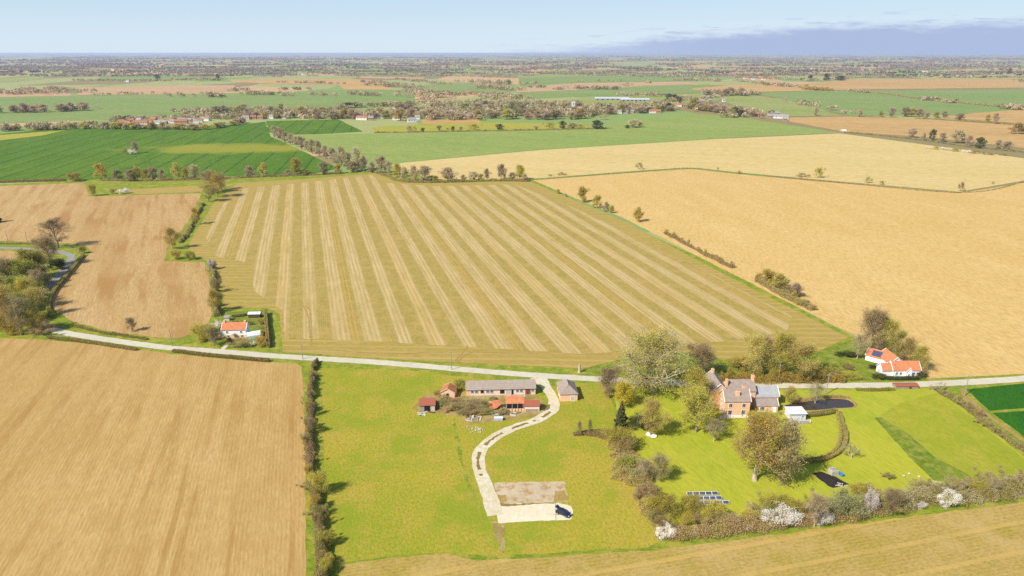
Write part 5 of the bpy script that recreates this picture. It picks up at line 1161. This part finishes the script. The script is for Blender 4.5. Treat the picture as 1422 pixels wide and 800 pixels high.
# ------------------------------------------------------------------ hedges and brambles
def noise1(s, rs, scale):
    k = np.arange(0, s.max() + 2 * scale, scale); return np.interp(s, k, rs.uniform(-1, 1, len(k)))
def hedge(name, label, mat, px, w, h, leaf=.22, cover=2.2, lump=.35, twig=.3, seed=0, cat="hedge", stems=True, box=False, world=None, mix=None, group=None):
    rs = np.random.RandomState(seed + 500); lump = lump if box else min(.85, lump * 1.6)
    c = smooth_line(world or [G(*p) for p in px], 1.0); t = np.gradient(c, axis=0); t /= np.linalg.norm(t, axis=1)[:, None]; nr = np.stack([-t[:, 1], t[:, 0]], 1)
    s = np.concatenate([[0], np.cumsum(np.linalg.norm(np.diff(c, axis=0), axis=1))]); L = s[-1]; fr = lambda q, A: np.interp(q, s, A)
    W = (lambda q: np.full(len(q), float(w))) if np.isscalar(w) else (lambda q: np.interp(q / L, np.linspace(0, 1, len(w)), w))
    Hh = (lambda q: np.full(len(q), float(h))) if np.isscalar(h) else (lambda q: np.interp(q / L, np.linspace(0, 1, len(h)), h))
    wm = float(np.mean(w)); hm = float(np.mean(h)); n = int(L * (wm + 1.6 * hm) * cover / (leaf * leaf * .55))
    n = min(n, 90000); q = rs.uniform(0, L, n); lm = 1 + lump * (.6 * noise1(q, np.random.RandomState(seed), 4.5) + .4 * noise1(q, np.random.RandomState(seed + 1), 1.7)); lm2 = 1 + lump * (.6 * noise1(q, np.random.RandomState(seed + 2), 5.5) + .5 * noise1(q, np.random.RandomState(seed + 3), 1.4))
    th = rs.uniform(0, np.pi, n); rad = rs.uniform(0, 1, n) ** .35
    ct, st = np.cos(th), np.sin(th)
    if box: ct = np.sign(ct) * np.abs(ct) ** .45; st = st ** .4
    off = .5 * W(q) * lm * ct * rad; z = np.maximum(Hh(q) * lm2 * st ** .75 * rad, .06)
    P = np.stack([fr(q, c[:, 0]) + fr(q, nr[:, 0]) * off, fr(q, c[:, 1]) + fr(q, nr[:, 1]) * off, z], 1)
    org = np.array([c[0, 0], c[0, 1], 0.]); nt = int(n * twig)
    up = np.tile([[0, 0, 1.]], (nt, 1)) + rs.normal(size=(nt, 3)) * .6
    V1, F1 = quads(P[:nt] - org, leaf * 3.0, rs, (.06, .14), up); V2, F2 = quads(P[nt:] - org, leaf, rs)
    tt = thing(name, label, cat, (org[0], org[1], 0), 0, group)
    link("foliage", np_mesh("foliage", np.concatenate([V1, V2]), np.concatenate([F1, F2 + len(V1)]), mat), tt)
    if stems:
        ns = int(L * 1.6); q = rs.uniform(0, L, ns); o = rs.uniform(-.3, .3, ns) * W(q); Vs, Fs, k = [], [], 0
        for i in range(ns):
            p0 = np.array([fr(q[i], c[:, 0]) + fr(q[i], nr[:, 0]) * o[i], fr(q[i], c[:, 1]) + fr(q[i], nr[:, 1]) * o[i], -.05]) - org
            hh = Hh(q[i:i + 1])[0] * rs.uniform(.6, 1.05); p1 = p0 + np.array([rs.normal() * .35, rs.normal() * .35, hh]); v, f = tube_np(np.stack([p0, (p0 + p1) / 2 + rs.normal(size=3) * .08, p1]), [.05, .035, .015], 4); Vs.append(v); Fs.append(f + k); k += len(v)
        link("stems", np_mesh("stems", np.concatenate(Vs), np.concatenate(Fs), "bark"), tt)["kind"] = "stuff"
    return tt
hedge("field_hedge", "long brown field hedge between the golden plough and the meadow", "bramble", [(441, 503), (436, 511), (433, 530), (431, 560), (430, 600), (431, 640), (433, 665)], [1.6, 2.6, 2.8, 2.8, 2.6, 2.8, 2.2], [1.6, 2.4, 2.6, 2.8, 2.6, 2.4, 2.2], .2, 2.4, .45, seed=1)
hedge("field_hedge", "tall olive brown stretch of field hedge below the feathery willow", "hedge_clipped", [(434, 664), (438, 690), (442, 720), (446, 750), (447, 800), (448, 900)], [2.2, 3.0, 3.2, 3.8, 4.0, 4.0], [2.4, 2.6, 2.6, 3.4, 3.6, 3.6], .2, 2.4, .3, seed=2)
hedge("bramble_bank", "wide brown bramble bank between the meadow and the lawn", "bramble", [(862, 610), (868, 640), (884, 665), (900, 700), (914, 730), (922, 748)], [6, 9, 10, 9, 7, 5], [2.2, 3.0, 2.6, 2.4, 2.2, 1.6], .24, 2.0, .5, seed=3)
hedge("bramble_spur", "low russet bramble spur reaching into the meadow", "bramble", [(796, 604), (815, 603), (835, 604), (858, 610)], [1.2, 2.4, 3.6, 5], [.8, 1.3, 1.5, 2.2], .2, 2.2, .5, seed=4)
hedge("bramble_hedge", "tangled bramble hedge with blossom along the lawn's lower edge", "bramble", [(925, 746), (975, 742), (1030, 734), (1090, 727), (1150, 722), (1215, 710)], [4, 5, 5, 5, 5, 6], [2.4, 2.8, 2.8, 2.6, 2.4, 3.0], .22, 2.0, .4, seed=5)
hedge("bramble_hedge", "dark brown bramble hedge below the mown lawn and long grass", "bramble_green", [(1215, 708), (1270, 697), (1320, 692), (1370, 687), (1422, 680), (1530, 668)], [6, 8, 9, 8, 8, 8], [2.8, 3.4, 3.4, 3.2, 3.2, 3.2], .22, 2.0, .4, seed=6)
hedge("garden_hedge", "curving clipped brown hedge sweeping round the lawn", "hedge_clipped", [(1164, 574), (1167, 588), (1171, 604), (1168, 620), (1158, 632), (1140, 640), (1118, 642), (1100, 641)], [1.8, 2.2, 2.6, 2.8, 2.6, 2.2, 1.8, 1.4], 1.5, .16, 2.6, .16, seed=7, box=True)
hedge("garden_hedge", "straight clipped brown hedge before the pond", "hedge_clipped", [(1120, 579), (1140, 577), (1161, 573)], 1.7, 1.7, .16, 2.6, .12, seed=8, box=True)
hedge("diagonal_hedge", "rough brown hedge running diagonally from the road down the lawn's side", "bramble", [(1297, 540), (1315, 550), (1340, 566), (1370, 590), (1400, 612), (1440, 638), (1530, 695)], [3.5, 3.5, 3.5, 3, 2.4, 2.6, 3], [2.2, 2.2, 1.8, 1.5, 1.2, 1.6, 2], .2, 2.2, .5, seed=9)
hedge("roadside_hedge", "clipped tan hedge along the road below the lone cottage", "hedge_clipped", [(240, 489), (280, 494), (330, 499), (374, 503)], 1.7, 1.5, .2, 2.4, .15, seed=10, box=True)
hedge("roadside_hedge", "clipped tan hedge along the road before the golden plough", "hedge_clipped", [(66, 470), (110, 475), (150, 481), (190, 487)], 1.8, 1.3, .22, 2.2, .2, seed=11, box=True)
hedge("roadside_hedge", "low olive hedge on the field side of the road bend", "hedge_clipped", [(100, 452), (140, 462), (180, 468), (205, 472)], 1.6, 1.1, .22, 2.2, .35, seed=12)
hedge("lane_hedge", "clipped hedge curving along the lane beside the brown field", "hedge_clipped", [(116, 355), (104, 371), (90, 388), (76, 405), (69, 420), (68, 432), (74, 441)], 1.9, 1.9, .24, 2.4, .12, seed=13, box=True)
hedge("lane_hedge", "clipped hedge beside the grassy lane west of the wood", "hedge_clipped", [(55, 340), (30, 339), (5, 339), (-60, 336)], 1.6, 1.3, .26, 2.0, .15, seed=14)
hedge("bank_hedge", "ragged brown hedge on the bank between brown field and stubble", "bramble", [(282, 284), (272, 302), (262, 322), (250, 338)], [3, 2.4, 2.6, 3], 2.2, .35, 2.0, .5, seed=15)
hedge("bank_hedge", "brown hedge running down to the lone cottage", "bramble_green", [(292, 368), (297, 390), (299, 410), (301, 440)], [3.4, 3, 2.8, 3], [3.2, 2.8, 2.4, 2.6], .28, 2.0, .4, seed=16)
hedge("crop_hedge", "trimmed hedge along the green crop's lower edge", "hedge_clipped", [(-80, 256), (0, 254), (50, 252.5), (92, 251.5)], 2.6, 2.6, .45, 2.0, .25, seed=17)
hedge("crop_hedge", "dark hedge under the tree row of the green crop", "bramble_green", [(142, 251), (200, 251.5), (270, 250), (340, 247), (420, 244), (480, 241)], 2.4, 1.9, .45, 1.8, .6, seed=18)
hedge("stubble_hedge", "dark hedge at the top of the striped stubble", "bramble", [(510, 238), (535, 244), (562, 253), (620, 253.5), (690, 251.5), (735, 252.5)], 3.0, 2.2, .5, 1.8, .6, seed=19)
hedge("golden_hedge", "dark brown hedge on the grass strip by the golden field, middle stretch", "bramble", [(923, 324), (940, 333), (960, 344), (985, 357), (1018, 373)], [2.4, 3, 2, 3.2, 3], [1.6, 2.0, 1.4, 2.2, 2.4], .32, 2.0, .5, seed=20)
hedge("golden_hedge", "thick dark brown hedge under the clump by the golden field", "bramble", [(1049, 389), (1075, 405), (1100, 418), (1130, 432)], [3, 4, 3.6, 3.4], [2.2, 3, 2.8, 3], .3, 2.2, .35, seed=21)
hedge("cottage_hedge", "tall dark hedge beside the lone cottage's garden, toward the striped stubble", "hedge_clipped", [(369, 436), (370, 450), (371.5, 466), (373, 484)], 1.5, 2.6, .22, 2.6, .15, seed=22, box=True)
hedge("cottage_hedge", "low clipped hedge at the back of the lone cottage's garden", "hedge_clipped", [(322, 441), (335, 440), (343, 438)], 1.0, 1.4, .22, 2.4, .1, seed=23, box=True)
hedge("farmhouse_hedge", "clipped dark hedge before the white farmhouse", "evergreen", [(1230, 527.5), (1252, 528), (1276, 527.5)], 1.4, 1.5, .2, 2.6, .1, seed=24, box=True)
hedge("roadside_hedge", "low green hedge on the lawn side of the road by the red shed", "leaf_green", [(1188, 542), (1215, 543), (1242, 542)], 1.4, 1.1, .22, 2.2, .25, seed=25)
hedge("garden_hedge", "tall olive shrub belt behind the farmhouse and pond", "bud_olive", [(1000, 527), (1040, 529), (1090, 531), (1140, 531), (1172, 531)], [3, 4, 4, 4, 3], [2.6, 3.4, 3.4, 3.0, 2.2], .26, 1.8, .5, seed=26)
hedge("reed_bed", "pale dry reeds fringing the pond's back edge", "reed", [(1100, 559), (1130, 554), (1160, 552), (1180, 553)], 1.4, .9, .18, 2.0, .4, .8, seed=27, cat="reeds", stems=False)
hedge("far_hedge", "dark low hedge between the two far green crops", "bramble_green", [(1182, 127.3), (1230, 131), (1262, 136), (1310, 141.5), (1360, 146), (1400, 150)], 5, 4, 1.2, 1.8, .7, seed=28, stems=False)
hedge("far_hedge", "dark low hedge at the back of the pale green field", "bramble", [(520, 184.8), (600, 183.5), (760, 180.5), (850, 178.5)], 3, 1.8, .9, 1.6, .8, seed=29, stems=False)
hedge("far_hedge", "thin hedge between tan plough and olive stubble", "bramble_green", [(1172, 184.2), (1230, 189.5), (1290, 196.5), (1350, 205), (1422, 212)], 2.4, 1.8, .8, 1.6, .6, seed=30, stems=False)
hedge("far_hedge", "dark hedge shadowing the tan plough's upper edge", "bramble", [(1270, 164.5), (1330, 168.5), (1405, 173.5)], 3.5, 2.2, .9, 1.8, .4, seed=31, stems=False)
hedge("ditch_growth", "rough dry growth along the ditch of the golden field", "hedge_clipped", [(740, 250), (900, 237.6), (960, 234), (1020, 240.3), (1130, 250.2), (1332, 267.6), (1422, 252.5)], 2.0, .6, .7, 1.0, .7, seed=32, stems=False)

# ------------------------------------------------------------------ far village houses
FH = random.Random(77)
def house(px, py, w, d, h, white, red, label, group, rz=None):
    t = thing("village_house", label, "house", G(px, py), FH.uniform(-.35, .35) if rz is None else rz, group)
    _, ro = gable(t, -w / 2, w / 2, -d / 2, d / 2, h, d * .42, "house_far_white" if white else "house_far_red", "roof_far_red" if red else "roof_far_grey", over=.3)
    MB().box(w * .28, w * .28 + .9, -.4, .4, h + .3, h + d * .42 + 1.3).obj("chimney", "house_far_red", ro)
    for x in (-w * .3, 0, w * .3): MB().box(x - .6, x + .6, -d / 2 - .05, -d / 2 - .004, h * .52, h * .52 + 1.3).obj("window", "glass_dark", t)
for i in range(24):
    x = 168 + i * 5.2 + FH.uniform(-2, 2); y = 172.5 - i * .12 + FH.uniform(-2.6, 1.6)
    house(x, y, FH.uniform(9, 14), FH.uniform(6, 8), FH.uniform(3.5, 5.2), FH.random() < .35, FH.random() < .7, "house of the terracotta and white village behind the tree belt", "houses of the village behind the tree belt")
for x, y in ((342, 166), (352, 165.5), (362, 165.8), (377, 164.8), (395, 164.5), (421, 164.5), (441, 163.8), (446, 164), (472, 164.2), (479, 164)):
    house(x, y, FH.uniform(8, 12), 7, 4.6, FH.random() < .6, FH.random() < .7, "white or red house on the lane at the green field's top", "houses along the lane at the green field's top")
for x, y, w in ((503, 166.5, 22), (528, 164.5, 14), (551, 166.5, 14), (515, 167, 10), (581, 161, 10), (580, 165.5, 10), (572, 169.5, 16), (649, 164, 10), (664, 161, 16)):
    house(x, y, w, 8, 4.5, FH.random() < .7, FH.random() < .4, "house among the trees above the yellow pasture", "houses above the yellow pasture")
for x, y, w in ((735, 164, 14), (817, 161, 10), (869, 157.5, 10), (877, 157, 11), (884, 156.5, 12), (892, 156, 12), (907, 157, 18), (914, 157.2, 10), (939, 148, 26), (908, 146.5, 24), (861, 157.5, 9)):
    house(x, y, w, 8, 4.2, FH.random() < .75, FH.random() < .4, "white house beyond the pale green field's top", "white houses beyond the pale green field")
for x, y, w in ((1070, 163.5, 18), (1084, 164.5, 34), (1076, 160, 22), (1052, 161.5, 14), (1090, 168, 9), (975, 142, 14), (985, 141.5, 12), (1005, 141.5, 9), (951, 148, 14)):
    house(x, y, w * .8, 9, 4.0, FH.random() < .4, FH.random() < .3, "grey roofed building of the farm at the green field's corner", "buildings of the grey roofed farm")
for x, y in ((75, 124), (84, 124), (178, 114), (1035, 110), (1046, 111), (1060, 111), (1263, 101), (1284, 100), (1195, 98), (1360, 87), (364, 109.5), (420, 104), (425, 104), (24, 99), (56, 91), (105, 92), (122, 92), (158, 98), (172, 98), (205, 92.5), (267, 92), (272, 94), (824, 101), (786, 101), (747, 84.5), (655, 90), (668, 89), (610, 92), (616, 93), (1129, 96), (1380, 103), (1210, 98), (515, 106)):
    house(x, y, 16 if y > 100 else 34, 9, 5 if y > 100 else 8, True, FH.random() < .5, "tiny pale house far off among fields and woods", "tiny far houses")
def church():
    t = thing("church_tower", "pale square church tower rising from the wood", "church", G(796, 156), .1)
    MB().box(-3.2, 3.2, -3.2, 3.2, 0, 22).obj("tower", "house_far_white", t)
    for x in (-3.0, -1.0, 1.0, 2.2): MB().box(x, x + .9, -3.25, -2.8, 22, 23.2).obj("merlon", "house_far_white", t)
    gable(t, 3.25, 20, -4, 4, 7, 4.5, "house_far_white", "roof_far_grey", nw="nave_wall", nr="nave_roof")
    MB().box(-.7, .7, -3.27, -3.204, 16, 19).obj("belfry_window", "glass_dark", t)
church()
def long_barns():
    for px, py, L, lab in ((826, 139, 92, "long white roofed poultry barn beyond the church wood, upper one"), (862, 140.5, 75, "long grey poultry barn beyond the church wood, lower one")):
        t = thing("long_barn", lab, "barn", G(px, py), R_(-3)); gable(t, 0, L, 0, 16, 4, 3, "roof_far_grey", "sheet_metal", over=.5)
        for i in range(6): MB().box(6 + i * L / 7, 10 + i * L / 7, -.08, -.004, .3, 3).obj("door", "glass_dark", t)
    t = thing("white_tent", "small white tunnel shelter at the corner of tan plough and green crop", "shelter", G(1168, 182.5), .2)
    m = MB(); m.prism([(0, math.cos(a) * 3, math.sin(a) * 3.2) for a in [i * math.pi / 8 for i in range(9)]], (8, 0, 0)); m.obj("cover", "house_far_white", t); MB().box(-.06, -.004, -1, 1, 0, 2.2).obj("door", "glass_dark", t)
long_barns()

# ------------------------------------------------------------------ far woods and hedgerows: masses nobody could count
def puffs(name, mat, C, Rr, Hh, nq, seed, leaf):
    rs = np.random.RandomState(seed); n = len(C); th = rs.uniform(0, 2 * np.pi, (n, nq)); cz = rs.uniform(-.75, 1, (n, nq)); r = rs.uniform(.55, 1, (n, nq)); q = np.sqrt(1 - cz ** 2) * r
    P = np.stack([C[:, 0:1] + Rr[:, None] * q * np.cos(th), C[:, 1:2] + Rr[:, None] * q * np.sin(th), Hh[:, None] * (.55 + .45 * cz * r)], -1).reshape(-1, 3)
    V, Fq = quads(P, np.repeat(Rr, nq) * leaf, rs, (.7, 1.2)); return props(link(name, np_mesh(name, V, Fq, mat)), kind="stuff")
def far_woods():
    r = random.Random(5); A = {"twig_pink": [], "twig_brown": [], "bud_olive": [], "evergreen": [], "twig_pale": [], "wood_far": []}
    def add(x, y, k, s=1.):
        A[k].append((x, y, r.uniform(5, 9) * s, r.uniform(7, 13) * s))
    def hedgerow(px0, py0, px1, py1, n, k=None, s=1., jit=8):
        a = G(px0, py0); b = G(px1, py1)
        for i in range(n):
            t = r.random(); add(a[0] + (b[0] - a[0]) * t + r.gauss(0, jit), a[1] + (b[1] - a[1]) * t + r.gauss(0, jit), k or r.choice(["twig_pink", "twig_pink", "twig_brown", "twig_pale"]), s)
    # hedgerows and copses seen in the photograph, 1.5 to 4 km away
    for a in ((0, 131, 60, 130, 40, None, 1.2, 30), (30, 128, 105, 129, 60, None, 1.3, 40), (60, 124, 90, 124, 24), (100, 112, 240, 113, 60), (240, 112, 310, 112, 40, None, 1.2), (120, 133, 240, 131, 14), (245, 134, 250, 134, 4),
              (282, 134, 310, 135, 24, None, 1.2, 20), (322, 127, 340, 126, 14), (335, 131, 380, 132, 34, None, 1.1, 20), (395, 133, 412, 134, 8), (425, 132, 470, 133, 10), (385, 125, 430, 125, 18), (380, 115, 480, 117, 22), (426, 116, 434, 117, 5),
              (480, 131, 524, 134, 26), (552, 133, 558, 134, 4), (505, 114, 560, 122, 60, None, 1.2, 20), (520, 118, 582, 123, 60, None, 1.2, 25), (575, 128, 610, 140, 70, None, 1.2, 30), (545, 110, 620, 118, 60), (610, 131, 645, 133, 34), (645, 128, 680, 138, 40),
              (650, 114, 700, 118, 60, None, 1.2, 30), (670, 122, 720, 126, 50, None, 1.2, 25), (690, 134, 720, 140, 40, None, 1.2, 25), (590, 105, 690, 108, 30), (720, 122, 790, 122, 14), (775, 125, 790, 124, 10), (800, 124, 860, 124.5, 50, None, 1.1), (866, 120, 872, 119, 8), (895, 116, 902, 116, 5),
              (725, 101, 835, 102, 60, None, 1.2, 40), (835, 103, 870, 104, 16), (850, 105, 960, 106, 14), (930, 108, 960, 106, 40, None, 1.3, 60), (720, 118, 745, 116, 10), (795, 114, 960, 112, 12),
              (950, 112, 995, 113, 50, None, 1.2, 30), (960, 104, 1080, 105, 60), (1018, 112, 1062, 117, 40), (1020, 108, 1130, 112, 70, None, 1.1, 30), (1080, 120, 1115, 122, 26), (1118, 125, 1155, 126, 40, "bud_olive", 1.), (1060, 119, 1085, 118, 16), (1062, 102, 1180, 106, 50), (1120, 113, 1180, 110, 50), (960, 140, 1010, 134, 20),
              (1170, 109, 1300, 107, 60), (1280, 108, 1422, 108, 60, None, 1.2, 30), (1280, 139, 1302, 140, 18), (1394, 151, 1420, 153, 22, None, 1.1), (1314, 143, 1322, 143, 8), (1180, 128, 1210, 129, 10), (1410, 113, 1422, 114, 8, "twig_brown"), (1090, 141, 1180, 158, 16), (1000, 163, 1060, 164, 10),
              (480, 150, 560, 147, 30), (250, 166, 470, 158, 50), (470, 149, 500, 150, 14, "evergreen"), (450, 161, 480, 150, 20), (815, 150, 930, 146, 40), (840, 133, 930, 134, 24), (920, 143, 950, 138, 26), (860, 152, 930, 149, 40), (690, 146, 780, 148, 60, None, 1.1, 30), (560, 146, 690, 148, 60, None, 1.1, 40)):
        hedgerow(*a)
    for a in ((-60, 183, 150, 177, 60, None, 1., 14), (150, 179, 290, 179, 40, None, .7, 8), (0, 156, 118, 153, 40, None, 1.2, 12), (330, 163, 520, 163, 90, None, 1.1, 25), (250, 158, 480, 155, 60, None, 1.1, 20), (520, 160, 700, 160, 160, None, 1.2, 40), (680, 158, 812, 160, 150, None, 1.2, 40), (815, 156, 935, 152, 70, None, 1.1, 20), (955, 148, 1045, 160, 70, None, 1.1, 20), (978, 132, 1040, 132, 60, None, 1.4, 25), (160, 168, 330, 165, 40, None, .9, 12)):
        hedgerow(*a)
    # the wooded distance, thinning to the horizon
    for i in range(1100):
        py = 76.4 + 30 * r.random() ** 1.25; px = r.uniform(-260, 1690); x, y = G(px, py); dd = math.hypot(x, y)
        ang = r.gauss(0, .5) + math.atan2(y, x) - math.pi / 2; L = r.uniform(60, 420) * min(3., max(1, dd / 6000)); k = r.choice(["twig_pink", "twig_brown", "twig_pale", "evergreen"] if r.random() < .25 else ["wood_far"])
        s = min(2.6, max(1, dd / 5000)); wide = r.random() < .25
        for j in range(int(L / (9 * s))):
            t = r.uniform(-.5, .5) * L; add(x + math.cos(ang) * t + r.gauss(0, 45 if wide else 7) * s, y + math.sin(ang) * t + r.gauss(0, 45 if wide else 7) * s, k, s if s < 1.5 else 1.5 + (s - 1.5) * .5)
    for i, (k, v) in enumerate(A.items()):
        v = np.array(v); d = np.hypot(v[:, 0], v[:, 1]); near = d < 4200
        if near.any(): puffs("distant_trees", k, v[near], v[near, 2], v[near, 3], 42, 60 + i, .42)
        if (~near).any(): puffs("distant_woodland", k, v[~near], v[~near, 2], v[~near, 3], 14, 70 + i, .8)
far_woods()

# ------------------------------------------------------------------ haze: even thin air round everything
def haze():
    m = bpy.data.materials.new("haze_air"); m.use_nodes = True; N = m.node_tree.nodes; N.clear(); out = N.new("ShaderNodeOutputMaterial"); v = N.new("ShaderNodeVolumePrincipled")
    v.inputs["Color"].default_value = (.70, .79, 1.0, 1); v.inputs["Density"].default_value = 4.2e-5; v.inputs["Anisotropy"].default_value = .1
    m.node_tree.links.new(v.outputs[0], out.inputs["Volume"])
    o = MB(); o.box(-84000, 84000, -84000, 84000, -1.0, 121.0); MATS["haze_air"] = m
    h = o.obj("haze", "haze_air"); h["kind"] = "stuff"
haze()
